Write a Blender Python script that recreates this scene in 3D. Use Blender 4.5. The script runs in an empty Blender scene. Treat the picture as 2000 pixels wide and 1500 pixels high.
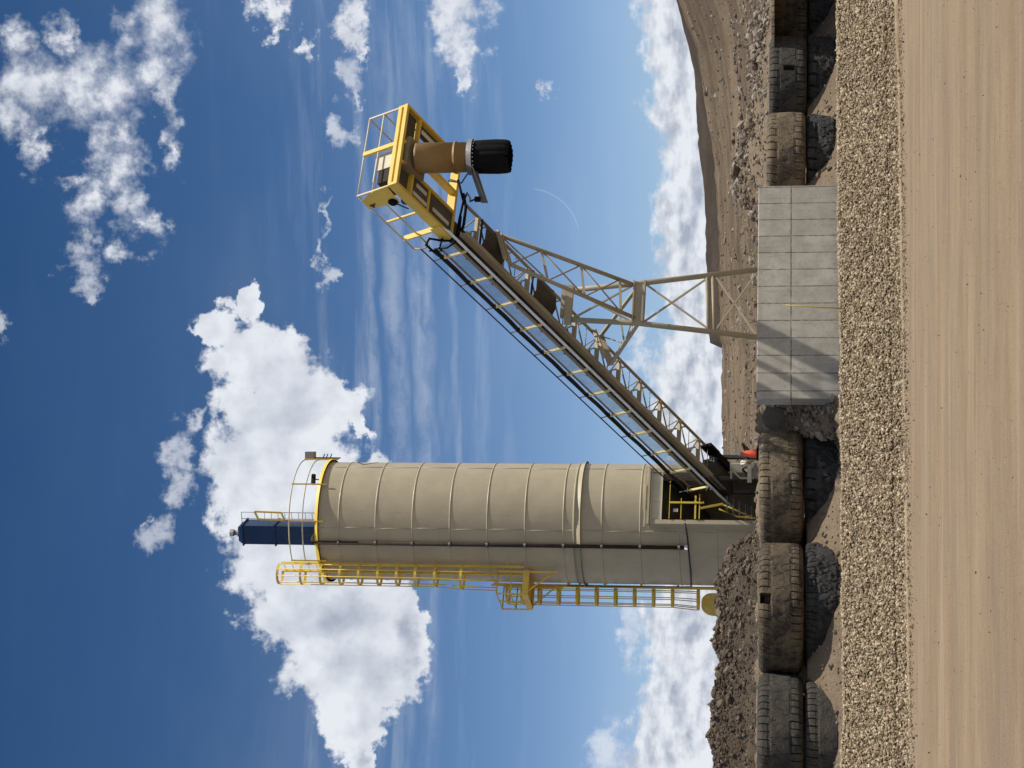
import bpy, math, random
import numpy as np
from mathutils import Vector, Matrix
R_ = math.radians
rng = np.random.default_rng(7)
random.seed(7)
scn = bpy.context.scene
col = scn.collection

# ------------------------------------------------------------------ camera
CAMZ = 1.65; FPX = 3500.0; HOR = 1552.0          # focal length and horizon in pixels of the 2000 px wide photograph
TH = math.atan((HOR - 1000) / FPX)
FW = np.array([0, math.cos(TH), math.sin(TH)]); UP = np.array([0, -math.sin(TH), math.cos(TH)]); RT = np.array([1.0, 0, 0])
CAM = np.array([0, 0, CAMZ])
cd = bpy.data.cameras.new('camera'); cam = bpy.data.objects.new('camera', cd); col.objects.link(cam)
cd.sensor_fit = 'HORIZONTAL'; cd.sensor_width = 36; cd.lens = FPX / 2000 * 36
cd.clip_start = 0.2; cd.clip_end = 20000
m = Matrix.Identity(4)                            # the photograph was taken with the phone on its side: up is to the left
for i in range(3):
    m[i][0] = -UP[i]; m[i][1] = RT[i]; m[i][2] = -FW[i]; m[i][3] = CAM[i]
cam.matrix_world = m
scn.camera = cam

def at(px, py, Y):
    """the point at depth Y seen at pixel px, py of the photograph"""
    d = FW * FPX + (750 - py) * RT + (1000 - px) * UP
    return CAM + d * (Y / d[1])
def azel(px, py):
    d = FW * FPX + (750 - py) * RT + (1000 - px) * UP
    return math.degrees(math.atan2(d[0], d[1])), math.degrees(math.atan2(d[2], math.hypot(d[0], d[1])))

# ------------------------------------------------------------------ light and exposure
SUN_EL = R_(59.5); SUN_AZ = R_(93)                  # azimuth from +Y towards +X
SUNV = np.array([math.cos(SUN_EL) * math.sin(SUN_AZ), math.cos(SUN_EL) * math.cos(SUN_AZ), math.sin(SUN_EL)])
sd = bpy.data.lights.new('sun', 'SUN'); sun = bpy.data.objects.new('sun', sd); col.objects.link(sun)
sd.energy = 4.6; sd.angle = R_(0.53); sd.color = (1.0, 0.95, 0.87)
sun.rotation_euler = Vector(SUNV).to_track_quat('Z', 'Y').to_euler()
scn.view_settings.view_transform = 'Standard'; scn.view_settings.look = 'None'
scn.view_settings.exposure = 0.0; scn.view_settings.gamma = 1.0
scn.view_settings.use_curve_mapping = False

# ------------------------------------------------------------------ world: sky with clouds laid out by azimuth and elevation
world = bpy.data.worlds.new('World'); scn.world = world; world.use_nodes = True
world.cycles.sampling_method = 'NONE'
wt = world.node_tree; wt.nodes.clear()
WN = wt.nodes; WL = wt.links
def nd(t, **kw):
    n = WN.new(t)
    for k, v in kw.items(): setattr(n, k, v)
    return n
def setin(n, i, v):
    if isinstance(v, bpy.types.NodeSocket): WL.new(v, n.inputs[i])
    else: n.inputs[i].default_value = v
def M(op, a, b=0.0, c=None):
    n = nd('ShaderNodeMath', operation=op); setin(n, 0, a)
    if op not in ('SQRT', 'ABSOLUTE', 'ARCSINE'): setin(n, 1, b)
    if c is not None: setin(n, 2, c)
    return n.outputs[0]
def V(op, a, b=(0, 0, 0)):
    n = nd('ShaderNodeVectorMath', operation=op); setin(n, 0, a)
    if op not in ('LENGTH',): setin(n, 1, b)
    return n.outputs['Value'] if op in ('LENGTH', 'DOT_PRODUCT') else n.outputs[0]
def SS(x, lo, hi):
    n = nd('ShaderNodeMapRange', interpolation_type='SMOOTHSTEP'); setin(n, 0, x); n.inputs[1].default_value = lo; n.inputs[2].default_value = hi
    return n.outputs[0]
def NZ(vec, scale, detail=6, rough=0.55, lac=2.0, dist=0.0, colr=False):
    n = nd('ShaderNodeTexNoise'); setin(n, 'Vector', vec); n.inputs['Scale'].default_value = scale; n.inputs['Detail'].default_value = detail
    n.inputs['Roughness'].default_value = rough; n.inputs['Lacunarity'].default_value = lac; n.inputs['Distortion'].default_value = dist
    return n.outputs[1] if colr else n.outputs[0]
def MIX(f, a, b):
    n = nd('ShaderNodeMix', data_type='RGBA'); setin(n, 0, f); setin(n, 6, a); setin(n, 7, b)
    return n.outputs[2]
geo = nd('ShaderNodeTexCoord')
dirv = V('NORMALIZE', geo.outputs['Generated'])
sep = nd('ShaderNodeSeparateXYZ'); WL.new(dirv, sep.inputs[0])
AZ = M('MULTIPLY', M('ARCTAN2', sep.outputs[0], sep.outputs[1]), 57.29578)
EL = M('MULTIPLY', M('ARCSINE', sep.outputs[2]), 57.29578)
cb = nd('ShaderNodeCombineXYZ'); WL.new(AZ, cb.inputs[0]); WL.new(EL, cb.inputs[1])
AE = cb.outputs[0]                                # degrees
# gentle domain warp so that outlines are ragged
w1 = V('SUBTRACT', NZ(AE, 0.55, 4, 0.6, colr=True), (0.5, 0.5, 0.5))
w2 = V('SUBTRACT', NZ(AE, 1.9, 5, 0.62, colr=True), (0.5, 0.5, 0.5))
def warp(k1, k2):
    a = V('MULTIPLY', w1, (k1, k1, 0)); b = V('MULTIPLY', w2, (k2, k2, 0))
    return V('ADD', AE, V('ADD', a, b))
DEG = math.degrees(1 / FPX)
CHAIN = None
def field(vec0, blobs, k=0.25):
    vec = vec0
    # """smooth union of ellipses given in photograph pixels: cx, cy, radius along x (vertical in the world), radius along y, turn"""
    acc = None
    global CHAIN
    for (cx, cy, rx, ry, rot) in blobs:
        a, e = azel(cx, cy)
        if CHAIN is not None:                      # keeps the evaluation in order, one ellipse after the other
            n = nd('ShaderNodeVectorMath', operation='MULTIPLY_ADD'); WL.new(CHAIN, n.inputs[0]); n.inputs[1].default_value = (1e-7, 1e-7, 0); WL.new(vec0, n.inputs[2]); vec = n.outputs[0]
        mp = nd('ShaderNodeMapping', vector_type='TEXTURE')
        WL.new(vec, mp.inputs[0]); mp.inputs[1].default_value = (a, e, 0)
        mp.inputs[2].default_value = (0, 0, R_(rot)); mp.inputs[3].default_value = (ry * DEG, rx * DEG, 1)
        l = V('LENGTH', mp.outputs[0])
        if acc is None: acc = l
        else:
            n = nd('ShaderNodeMath', operation='SMOOTH_MIN'); WL.new(acc, n.inputs[0]); WL.new(l, n.inputs[1]); n.inputs[2].default_value = k
            acc = n.outputs[0]
        CHAIN = acc
    return M('SUBTRACT', 1.0, acc)
BIG = [  # the large cumulus behind the silo
 (482, 590, 25, 45, 0), (425, 640, 45, 50, 0), (520, 700, 115, 75, 0), (560, 800, 160, 90, 0), (545, 900, 160, 100, 0), (575, 1000, 175, 110, 0),
 (610, 1100, 180, 110, 0), (645, 1200, 170, 110, 0), (690, 1300, 150, 110, 0), (740, 1330, 95, 60, 0), (690, 1400, 75, 80, 0), (705, 1470, 35, 60, 0),
 (650, 790, 60, 60, 0), (700, 820, 18, 45, 25), (790, 1230, 45, 110, 0), (795, 1290, 45, 60, 0), (740, 960, 60, 70, 0), (770, 1090, 50, 90, 0)]
TOPR = [ # ragged clouds high on the right
 (300, 45, 62, 75, 0), (285, 120, 75, 70, 0), (330, 190, 26, 90, 0), (160, 165, 70, 85, 0), (60, 170, 75, 90, 0), (20, 225, 50, 50, 0), (40, 75, 35, 45, 0), (120, 70, 25, 50, 0),
 (220, 185, 60, 70, 0), (210, 270, 40, 75, 0), (240, 340, 45, 75, 0), (255, 400, 40, 60, 0), (300, 440, 26, 50, 30), (240, 490, 34, 28, 0), (335, 290, 26, 40, 0),
 (70, 290, 25, 50, 0), (175, 390, 45, 60, 0), (160, 345, 50, 20, 0)]
SMALL = [
 (525, 20, 30, 55, 0), (532, 70, 18, 25, 0), (602, 88, 22, 30, 0), (690, 25, 36, 40, 0), (690, 75, 28, 40, 0), (705, 95, 16, 26, 0),
 (900, 5, 65, 60, 0), (870, 45, 48, 45, 0), (895, 90, 45, 55, 0), (905, 150, 18, 45, 0)]
FAINT = [
 (165, 480, 34, 40, 0), (170, 540, 36, 45, 0), (180, 580, 14, 25, 0), (690, 150, 26, 50, 0), (705, 190, 12, 28, 0), (665, 258, 26, 32, 0), (640, 420, 10, 50, 0), (625, 490, 14, 30, 0),
 (640, 540, 16, 30, 0), (1075, 172, 10, 24, 0), (365, 825, 22, 26, 0), (340, 880, 34, 50, 0), (350, 950, 36, 40, 0), (300, 1035, 34, 40, 0), (280, 1010, 14, 20, 0), (0, 630, 20, 30, 0),
 (1240, 660, 26, 70, 0), (1225, 1240, 26, 80, 0), (1180, 1460, 42, 60, 0)]
LOW = [   # the bank of cumulus along the horizon
 (1330, -60, 95, 120, 0), (1320, 60, 70, 110, 0), (1330, 170, 62, 110, 0), (1345, 290, 58, 110, 0), (1350, 400, 62, 110, 0), (1355, 510, 66, 110, 0), (1365, 610, 62, 110, 0),
 (1355, 720, 80, 90, 0), (1365, 830, 78, 100, 0), (1390, 950, 70, 140, 0), (1350, 1130, 80, 120, 0), (1335, 1240, 85, 110, 0), (1350, 1340, 85, 110, 0), (1330, 1440, 95, 100, 0), (1310, 1560, 110, 120, 0)]
P1 = warp(1.3, 1.1)
fb = NZ(AE, 1.15, 7, 0.54)                         # cauliflower detail
fb2 = NZ(V('ADD', AE, (0.16, 0.34, 0)), 1.15, 7, 0.54)
fine = NZ(AE, 5.5, 6, 0.62)
relief = M('SUBTRACT', fb, fb2)
low1 = NZ(AE, 0.36, 3, 0.5); low2 = NZ(V('ADD', AE, (0.45, 0.95, 0)), 0.36, 3, 0.5)
lrel = M('SUBTRACT', low1, low2)
def alpha(F, amp, lo, hi):
    d = M('ADD', F, M('ADD', M('MULTIPLY', M('SUBTRACT', fb, 0.5), amp), M('MULTIPLY', M('SUBTRACT', fine, 0.5), amp * 0.24)))
    return SS(d, lo, hi), d
aB, dB = alpha(field(P1, BIG), 0.9, -0.02, 0.22)
P2 = warp(1.5, 1.7)
aT, dT = alpha(field(P2, TOPR), 1.7, -0.2, 1.0)
aS, dS = alpha(field(P2, SMALL), 1.4, -0.15, 0.8)
aF, dF = alpha(field(P2, FAINT), 1.5, -0.15, 0.85)
st = nd('ShaderNodeMapping', vector_type='POINT'); WL.new(AE, st.inputs[0]); st.inputs[3].default_value = (0.62, 1.5, 1)
fl = NZ(st.outputs[0], 1.1, 9, 0.58); fl2 = NZ(V('ADD', st.outputs[0], (0.06, 0.42, 0)), 1.1, 9, 0.58)
dL = M('ADD', field(warp(1.2, 0.8), LOW), M('ADD', M('MULTIPLY', M('SUBTRACT', fl, 0.45), 1.1), M('MULTIPLY', M('SUBTRACT', fb, 0.5), 0.8))); aL = SS(dL, -0.12, 0.28)
# added clouds over the unseen rest of the sky, thickened to whiten ambient light
cover = SS(NZ(V('MULTIPLY', dirv, (1, 1, 1.6)), 3.4, 9, 0.62), 0.47, 0.56)
outside = M('MAXIMUM', SS(M('ABSOLUTE', AZ), 14.0, 19.0), SS(EL, 26.0, 33.0))
aO = M('MULTIPLY', cover, M('MULTIPLY', outside, SS(EL, 0.0, 5.0)))
aF = M('MULTIPLY', aF, 0.66)
aT = M('MULTIPLY', aT, M('ADD', 0.72, M('MULTIPLY', SS(dT, 0.3, 1.1), 0.26)))
aTot = M('MAXIMUM', M('MAXIMUM', M('MAXIMUM', aB, aT), M('MAXIMUM', aS, aF)), M('MAXIMUM', aL, aO))
# shading of the clouds: sunlit edges, greyer thick undersides
lit = M('ADD', 0.80, M('ADD', M('MULTIPLY', relief, 0.75), M('MULTIPLY', lrel, 1.1)))
thick = M('MULTIPLY', SS(dB, 0.30, 1.0), SS(M('SUBTRACT', NZ(AE, 0.22, 3, 0.5), M('MULTIPLY', M('SUBTRACT', EL, 13.5), 0.05)), 0.36, 0.58))
lit = M('SUBTRACT', lit, M('MULTIPLY', thick, 0.55))
litL = M('ADD', 0.70, M('ADD', M('MULTIPLY', M('SUBTRACT', fl, fl2), 1.9), M('ADD', M('MULTIPLY', relief, 1.7), M('MULTIPLY', lrel, 0.7))))
litf = nd('ShaderNodeMix', data_type='FLOAT'); WL.new(aL, litf.inputs[0]); WL.new(lit, litf.inputs[2]); WL.new(litL, litf.inputs[3])
litc = nd('ShaderNodeMapRange'); WL.new(litf.outputs[0], litc.inputs[0]); litc.inputs[1].default_value = 0.15; litc.inputs[2].default_value = 0.95
CW = MIX(litc.outputs[0], (3.9, 4.4, 5.4, 1), (8.0, 8.3, 8.9, 1))
# cirrus: thin streaks lying along the horizon, and one broad pale veil
sm = nd('ShaderNodeMapping', vector_type='POINT'); WL.new(AE, sm.inputs[0]); sm.inputs[2].default_value = (0, 0, R_(4)); sm.inputs[3].default_value = (0.09, 0.85, 1)
cir = NZ(sm.outputs[0], 1.6, 6, 0.6)
cband = M('MULTIPLY', SS(EL, 8.0, 11.0), M('SUBTRACT', 1.0, SS(EL, 14.0, 16.5)))
cirA = M('MULTIPLY', SS(cir, 0.48, 0.75), M('ADD', 0.03, M('MULTIPLY', cband, 0.20)))
veil = M('MULTIPLY', SS(NZ(V('MULTIPLY', AE, (0.10, 0.16, 0)), 1.0, 4, 0.5), 0.42, 0.70), 0.06)
band = None
ELT = M('ADD', EL, M('ADD', M('MULTIPLY', AZ, -0.035), M('MULTIPLY', M('SUBTRACT', NZ(AE, 0.5, 3, 0.5), 0.5), 0.5)))
for _c, _w, _k in ((13.35, 0.20, 0.8), (12.6, 0.42, 1.0), (11.75, 0.42, 0.9), (10.75, 0.13, 0.5)):
    q = M('DIVIDE', M('SUBTRACT', ELT, _c), _w); q = M('MULTIPLY', M('MAXIMUM', M('SUBTRACT', 1.0, M('MULTIPLY', q, q)), 0.0), _k)
    band = q if band is None else M('ADD', band, q)
fib = NZ(V('ADD', V('MULTIPLY', AE, (0.30, 0.75, 0)), V('MULTIPLY', w2, (0.5, 0.3, 0))), 1.2, 7, 0.62)
band = M('MULTIPLY', band, M('MULTIPLY', SS(fib, 0.30, 0.66), M('ADD', 0.35, M('MULTIPLY', SS(M('ABSOLUTE', M('SUBTRACT', AZ, 1.0)), 7.0, 3.5), 0.0))))
band = M('MULTIPLY', band, M('ADD', 0.35, M('MULTIPLY', M('SUBTRACT', 1.0, SS(M('ABSOLUTE', M('SUBTRACT', AZ, 1.6)), 3.0, 7.0)), 0.65)))
_ca = azel(1030, 470); _cm = nd('ShaderNodeMapping', vector_type='TEXTURE'); WL.new(AE, _cm.inputs[0]); _cm.inputs[1].default_value = (_ca[0], _ca[1], 0)
_cl = V('LENGTH', _cm.outputs[0]); _cs = nd('ShaderNodeSeparateXYZ'); WL.new(_cm.outputs[0], _cs.inputs[0])
trail = M('MULTIPLY', SS(M('ABSOLUTE', M('SUBTRACT', _cl, 1.67)), 0.034, 0.006), M('MULTIPLY', SS(_cs.outputs[1], -0.22, -0.30), SS(_cs.outputs[0], 0.15, 0.7)))
cirA = M('ADD', cirA, M('MULTIPLY', trail, 0.2))
cirA = M('ADD', cirA, band)
cirA = M('MULTIPLY', M('ADD', cirA, veil), M('SUBTRACT', 1.0, M('MULTIPLY', SS(EL, 15.5, 21.0), 0.85)))
sky = nd('ShaderNodeTexSky', sky_type='NISHITA'); sky.sun_disc = False
sky.sun_elevation = SUN_EL; sky.sun_rotation = SUN_AZ; sky.altitude = 1600; sky.air_density = 1.0; sky.dust_density = 0.6; sky.ozone_density = 2.2
hz = nd('ShaderNodeMapRange'); WL.new(EL, hz.inputs[0]); hz.inputs[1].default_value = 0.0; hz.inputs[2].default_value = 26.0
rmp = nd('ShaderNodeValToRGB'); WL.new(hz.outputs[0], rmp.inputs[0])      # grading of the clear sky by elevation
_e = rmp.color_ramp.elements; STOPS = [(0.0, (.97, 1.0, 1.12)), (1.0, (.22, .42, .59)), (.22, (.83, .90, 1.05)), (.33, (.64, .75, .90)), (.646, (.36, .53, .69))]
for _i, (_p, _c) in enumerate(STOPS):
    _x = _e[_i] if _i < 2 else _e.new(_p)
    _x.position = _p; _x.color = (*_c, 1)
skyc = rmp.outputs[0]
mul = nd('ShaderNodeMix', data_type='RGBA', blend_type='MULTIPLY'); mul.inputs[0].default_value = 1.0
WL.new(sky.outputs[0], mul.inputs[6]); WL.new(skyc, mul.inputs[7])
c1 = MIX(cirA, mul.outputs[2], (6.6, 7.2, 8.2, 1))
c2 = MIX(aTot, c1, CW)
bg = nd('ShaderNodeBackground'); WL.new(c2, bg.inputs[0]); bg.inputs[1].default_value = 0.10
wo = nd('ShaderNodeOutputWorld'); WL.new(bg.outputs[0], wo.inputs[0])

# ------------------------------------------------------------------ helpers
def tag(o, label, cat=None, group=None, kind=None):
    if label: o['label'] = label
    if cat: o['category'] = cat
    if group: o['group'] = group
    if kind: o['kind'] = kind
    return o
def empty(name, loc):
    o = bpy.data.objects.new(name, None); o.location = loc; o.empty_display_size = 0.2; col.objects.link(o); return o
class MB:
    def __init__(s): s.v = []; s.f = []; s.sm = []
    def add(s, vs, fs, smooth=False):
        b = len(s.v); s.v.extend([tuple(map(float, p)) for p in vs])
        s.f.extend([tuple(b + i for i in f) for f in fs]); s.sm.extend([smooth] * len(fs)); return s
    def hexa(s, p):                                # 8 corners: 0-3 one end, 4-7 the other
        return s.add(p, [(0, 3, 2, 1), (4, 5, 6, 7), (0, 1, 5, 4), (1, 2, 6, 5), (2, 3, 7, 6), (3, 0, 4, 7)])
    def box(s, c, size, ax=None):
        c = np.array(c, float); h = np.array(size, float) / 2
        A = np.eye(3) if ax is None else np.array(ax, float)
        P = []
        for z in (-1, 1):
            for x, y in ((-1, -1), (1, -1), (1, 1), (-1, 1)): P.append(c + A[0] * x * h[0] + A[1] * y * h[1] + A[2] * z * h[2])
        return s.hexa(P)
    def bar(s, p, q, a, b, up=(0, 0, 1)):          # rectangular bar, a wide, b along up
        p = np.array(p, float); q = np.array(q, float); d = q - p; L = np.linalg.norm(d); d /= L
        u = np.array(up, float); x = np.cross(d, u)
        if np.linalg.norm(x) < 1e-4: x = np.cross(d, (1, 0, 0))
        x /= np.linalg.norm(x); y = np.cross(x, d)
        return s.box((p + q) / 2, (a, L, b), (x, d, y))
    def tube(s, pts, r, n=8, closed=False):
        pts = [np.array(p, float) for p in pts]; N = len(pts); vs = []
        for i, p in enumerate(pts):
            if closed: d = pts[(i + 1) % N] - pts[i - 1]
            else: d = pts[min(i + 1, N - 1)] - pts[max(i - 1, 0)]
            d = d / np.linalg.norm(d)
            x = np.cross(d, (0, 0, 1)) if abs(d[2]) < 0.95 else np.cross(d, (1, 0, 0))
            x /= np.linalg.norm(x); y = np.cross(d, x)
            rr = r[i] if isinstance(r, (list, tuple)) else r
            vs += [p + rr * (math.cos(2 * math.pi * k / n) * x + math.sin(2 * math.pi * k / n) * y) for k in range(n)]
        fs = []
        for i in range(N if closed else N - 1):
            j = (i + 1) % N
            fs += [(i * n + k, i * n + (k + 1) % n, j * n + (k + 1) % n, j * n + k) for k in range(n)]
        s.add(vs, fs, True)
        if not closed:
            b = len(s.v) - N * n
            s.f += [tuple(b + k for k in reversed(range(n))), tuple(b + (N - 1) * n + k for k in range(n))]; s.sm += [False, False]
        return s
    def lathe(s, prof, c, n=32, axis=(0, 0, 1), cap=True, smooth=True):   # prof: (radius, height)
        c = np.array(c, float); z = np.array(axis, float); z /= np.linalg.norm(z)
        x = np.cross(z, (0, 1, 0)) if abs(z[1]) < 0.9 else np.cross(z, (1, 0, 0)); x /= np.linalg.norm(x); y = np.cross(z, x)
        if smooth:
            pp = [prof[0]]
            for i in range(1, len(prof) - 1):
                a = math.atan2(prof[i][1] - prof[i - 1][1], prof[i][0] - prof[i - 1][0]); b_ = math.atan2(prof[i + 1][1] - prof[i][1], prof[i + 1][0] - prof[i][0])
                pp.append(prof[i])
                if abs((b_ - a + math.pi) % (2 * math.pi) - math.pi) > .6: pp.append(prof[i])
            prof = pp + [prof[-1]]
        vs = []
        for (r, h) in prof:
            vs += [c + z * h + r * (math.cos(2 * math.pi * k / n) * x + math.sin(2 * math.pi * k / n) * y) for k in range(n)]
        fs = []
        for i in range(len(prof) - 1):
            fs += [(i * n + k, i * n + (k + 1) % n, (i + 1) * n + (k + 1) % n, (i + 1) * n + k) for k in range(n)]
        s.add(vs, fs, smooth)
        if cap:
            b = len(s.v) - len(prof) * n
            s.f += [tuple(b + k for k in reversed(range(n))), tuple(b + (len(prof) - 1) * n + k for k in range(n))]; s.sm += [False, False]
        return s
    def plate(s, poly, nrm, t):                    # polygon (world points) given thickness t along nrm
        n = np.array(nrm, float); n /= np.linalg.norm(n); k = len(poly)
        P = [np.array(p, float) for p in poly]; vs = [p - n * t / 2 for p in P] + [p + n * t / 2 for p in P]
        fs = [tuple(reversed(range(k))), tuple(range(k, 2 * k))] + [(i, (i + 1) % k, k + (i + 1) % k, k + i) for i in range(k)]
        return s.add(vs, fs)
    def build(s, name, mat, parent=None):
        org = np.zeros(3)
        if parent is not None:
            q = parent
            while q is not None: org = org + np.array(q.location); q = q.parent
        me = bpy.data.meshes.new(name)
        me.from_pydata([tuple(np.array(p) - org) for p in s.v], [], s.f)
        me.polygons.foreach_set('use_smooth', s.sm)
        me.materials.append(mat); me.update()
        o = bpy.data.objects.new(name, me); col.objects.link(o)
        if parent is not None: o.parent = parent
        return o
def npmesh(name, verts, faces, mat, smooth=False):
    verts = np.asarray(verts, np.float32); faces = np.asarray(faces, np.int32)
    me = bpy.data.meshes.new(name); nv = len(verts); nf, k = faces.shape
    me.vertices.add(nv); me.vertices.foreach_set('co', verts.ravel())
    me.loops.add(nf * k); me.loops.foreach_set('vertex_index', faces.ravel())
    me.polygons.add(nf); me.polygons.foreach_set('loop_start', np.arange(0, nf * k, k, dtype=np.int32))
    me.polygons.foreach_set('use_smooth', np.full(nf, smooth))
    me.materials.append(mat); me.update(calc_edges=True); me.validate()
    o = bpy.data.objects.new(name, me); col.objects.link(o); return o
def _h(ix, iy, seed):
    n = (ix.astype(np.int64) * 374761393 + iy.astype(np.int64) * 668265263 + seed * 974634777) & 0x7fffffff
    n = ((n ^ (n >> 13)) * 1274126177) & 0x7fffffff
    return ((n ^ (n >> 16)) & 0xffff) / 65535.0
def vn(x, y, seed=0):
    ix = np.floor(x); iy = np.floor(y); fx = x - ix; fy = y - iy; fx = fx * fx * (3 - 2 * fx); fy = fy * fy * (3 - 2 * fy)
    a = _h(ix, iy, seed); b = _h(ix + 1, iy, seed); c = _h(ix, iy + 1, seed); d = _h(ix + 1, iy + 1, seed)
    return (a * (1 - fx) + b * fx) * (1 - fy) + (c * (1 - fx) + d * fx) * fy
def fbm(x, y, o=4, seed=0, g=0.5):
    t = 0; a = 1; n = 0
    for i in range(o): t = t + a * (vn(x, y, seed + i) - 0.5); n += a; a *= g; x = x * 2.03 + 17.1; y = y * 2.03 + 5.3
    return t / n * 2
def gridmesh(name, X, Y, zf, mat, smooth=True):
    gx, gy = np.meshgrid(X, Y); r = zf(gx, gy)
    if isinstance(r, tuple): gx, gy, gz = r
    else: gz = r
    v = np.stack([gx.ravel(), gy.ravel(), gz.ravel()], 1); nx = len(X); ny = len(Y)
    i = np.arange(ny - 1)[:, None] * nx + np.arange(nx - 1)[None, :]; i = i.ravel()
    return npmesh(name, v, np.stack([i, i + 1, i + nx + 1, i + nx], 1), mat, smooth)
PHI = (1 + 5 ** 0.5) / 2
ICO = np.array([(-1, PHI, 0), (1, PHI, 0), (-1, -PHI, 0), (1, -PHI, 0), (0, -1, PHI), (0, 1, PHI), (0, -1, -PHI), (0, 1, -PHI), (PHI, 0, -1), (PHI, 0, 1), (-PHI, 0, -1), (-PHI, 0, 1)]) / 1.902
ICF = np.array([(0, 11, 5), (0, 5, 1), (0, 1, 7), (0, 7, 10), (0, 10, 11), (1, 5, 9), (5, 11, 4), (11, 10, 2), (10, 7, 6), (7, 1, 8), (3, 9, 4), (3, 4, 2), (3, 2, 6), (3, 6, 8), (3, 8, 9), (4, 9, 5), (2, 4, 11), (6, 2, 10), (8, 6, 7), (9, 8, 1)])
def stones(P, S, seed=1, flat=0.75):
    """vertices and faces of angular stones at points P with radii S"""
    g = np.random.default_rng(seed); n = len(P)
    v = np.repeat(ICO[None], n, 0) * g.uniform(0.68, 1.25, (n, 12, 1))
    v = v * np.stack([g.uniform(.8, 1.35, n), g.uniform(.7, 1.1, n), g.uniform(.55, .95, n) * flat / .75], 1)[:, None, :]
    a = g.uniform(0, 6.283, n); b = g.normal(0, .5, n); c = g.normal(0, .5, n)
    def rot(v, ang, i, j):
        o = v.copy(); ca = np.cos(ang)[:, None]; sa = np.sin(ang)[:, None]
        o[:, :, i] = v[:, :, i] * ca - v[:, :, j] * sa; o[:, :, j] = v[:, :, i] * sa + v[:, :, j] * ca; return o
    v = rot(rot(rot(v, b, 1, 2), c, 0, 2), a, 0, 1)
    v = v * np.asarray(S)[:, None, None] + np.asarray(P)[:, None, :]
    f = ICF[None] + (np.arange(n) * 12)[:, None, None]
    return v.reshape(-1, 3), f.reshape(-1, 3)

# ------------------------------------------------------------------ materials
class NT:
    def __init__(s, mat): s.t = mat.node_tree; s.n = s.t.nodes; s.l = s.t.links
    def new(s, t, **kw):
        n = s.n.new(t)
        for k, v in kw.items(): setattr(n, k, v)
        return n
    def put(s, n, i, v):
        if isinstance(v, bpy.types.NodeSocket): s.l.new(v, n.inputs[i])
        else: n.inputs[i].default_value = v
    def noise(s, vec, scale, detail=5, rough=0.55, stretch=None):
        if stretch is not None:
            mp = s.new('ShaderNodeMapping'); s.put(mp, 0, vec); mp.inputs[2].default_value = stretch[1]; mp.inputs[3].default_value = stretch[0]; vec = mp.outputs[0]
        n = s.new('ShaderNodeTexNoise'); s.put(n, 'Vector', vec); n.inputs['Scale'].default_value = scale; n.inputs['Detail'].default_value = detail; n.inputs['Roughness'].default_value = rough
        return n.outputs[0]
    def vor(s, vec, scale, feat='F1', out=0):
        n = s.new('ShaderNodeTexVoronoi', feature=feat); s.put(n, 'Vector', vec); n.inputs['Scale'].default_value = scale; return n.outputs[out]
    def ss(s, x, lo, hi, a=0.0, b=1.0):
        n = s.new('ShaderNodeMapRange', interpolation_type='SMOOTHSTEP'); s.put(n, 0, x)
        for i, q in ((1, lo), (2, hi), (3, a), (4, b)): n.inputs[i].default_value = q
        return n.outputs[0]
    def m(s, op, a, b=0.0):
        n = s.new('ShaderNodeMath', operation=op); s.put(n, 0, a); s.put(n, 1, b); return n.outputs[0]
    def mix(s, f, a, b):
        n = s.new('ShaderNodeMix', data_type='RGBA'); s.put(n, 0, f)
        for i, q in ((6, a), (7, b)): s.put(n, i, q if isinstance(q, bpy.types.NodeSocket) else (*q, 1) if len(q) == 3 else q)
        return n.outputs[2]
    def bump(s, h, strength, dist, nrm=None):
        n = s.new('ShaderNodeBump'); s.put(n, 'Height', h); n.inputs['Strength'].default_value = strength; n.inputs['Distance'].default_value = dist
        if nrm is not None: s.put(n, 'Normal', nrm)
        return n.outputs[0]
def material(name, build, rough=0.8, metal=0.0, spec=0.3):
    mt = bpy.data.materials.new(name); mt.use_nodes = True; k = NT(mt)
    b = k.n['Principled BSDF']; b.inputs['Roughness'].default_value = rough; b.inputs['Metallic'].default_value = metal; b.inputs['Specular IOR Level'].default_value = spec
    tc = k.new('ShaderNodeTexCoord')
    r = build(k, tc.outputs['Object'])
    if not isinstance(r, tuple): r = (r,)
    k.put(b, 'Base Color', r[0] if isinstance(r[0], bpy.types.NodeSocket) else (*r[0], 1))
    if len(r) > 1 and r[1] is not None: k.put(b, 'Normal', r[1])
    if len(r) > 2: k.put(b, 'Roughness', r[2])
    return mt
def paint(name, c, c2=None, rough=0.45, dirt=(0.22, 0.17, 0.11), amt=0.5, spec=0.4, metal=0.0, scale=1.0):
    """weathered paint: slight fading, streaks running down and specks of dirt"""
    c2 = c2 or tuple(x * 0.82 for x in c)
    def f(k, o):
        n = k.noise(o, 1.3 * scale, 5); big = k.mix(k.ss(n, .35, .65), c, c2)
        streak = k.noise(o, 3.0 * scale, 5, .6, ((4, 4, .35), (0, 0, 0)))
        sp = k.noise(o, 14 * scale, 6, .65)
        d = k.m('MULTIPLY', k.m('MULTIPLY', k.ss(streak, .52, .75), k.ss(sp, .4, .62)), amt)
        dent = k.noise(o, .9, 2, .5); return k.mix(d, big, dirt), k.bump(k.m('ADD', sp, k.m('MULTIPLY', dent, 3.0)), .06, .012), k.ss(sp, .3, .7, rough - .08, rough + .15)
    return material(name, f, rough, metal, spec)

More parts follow.
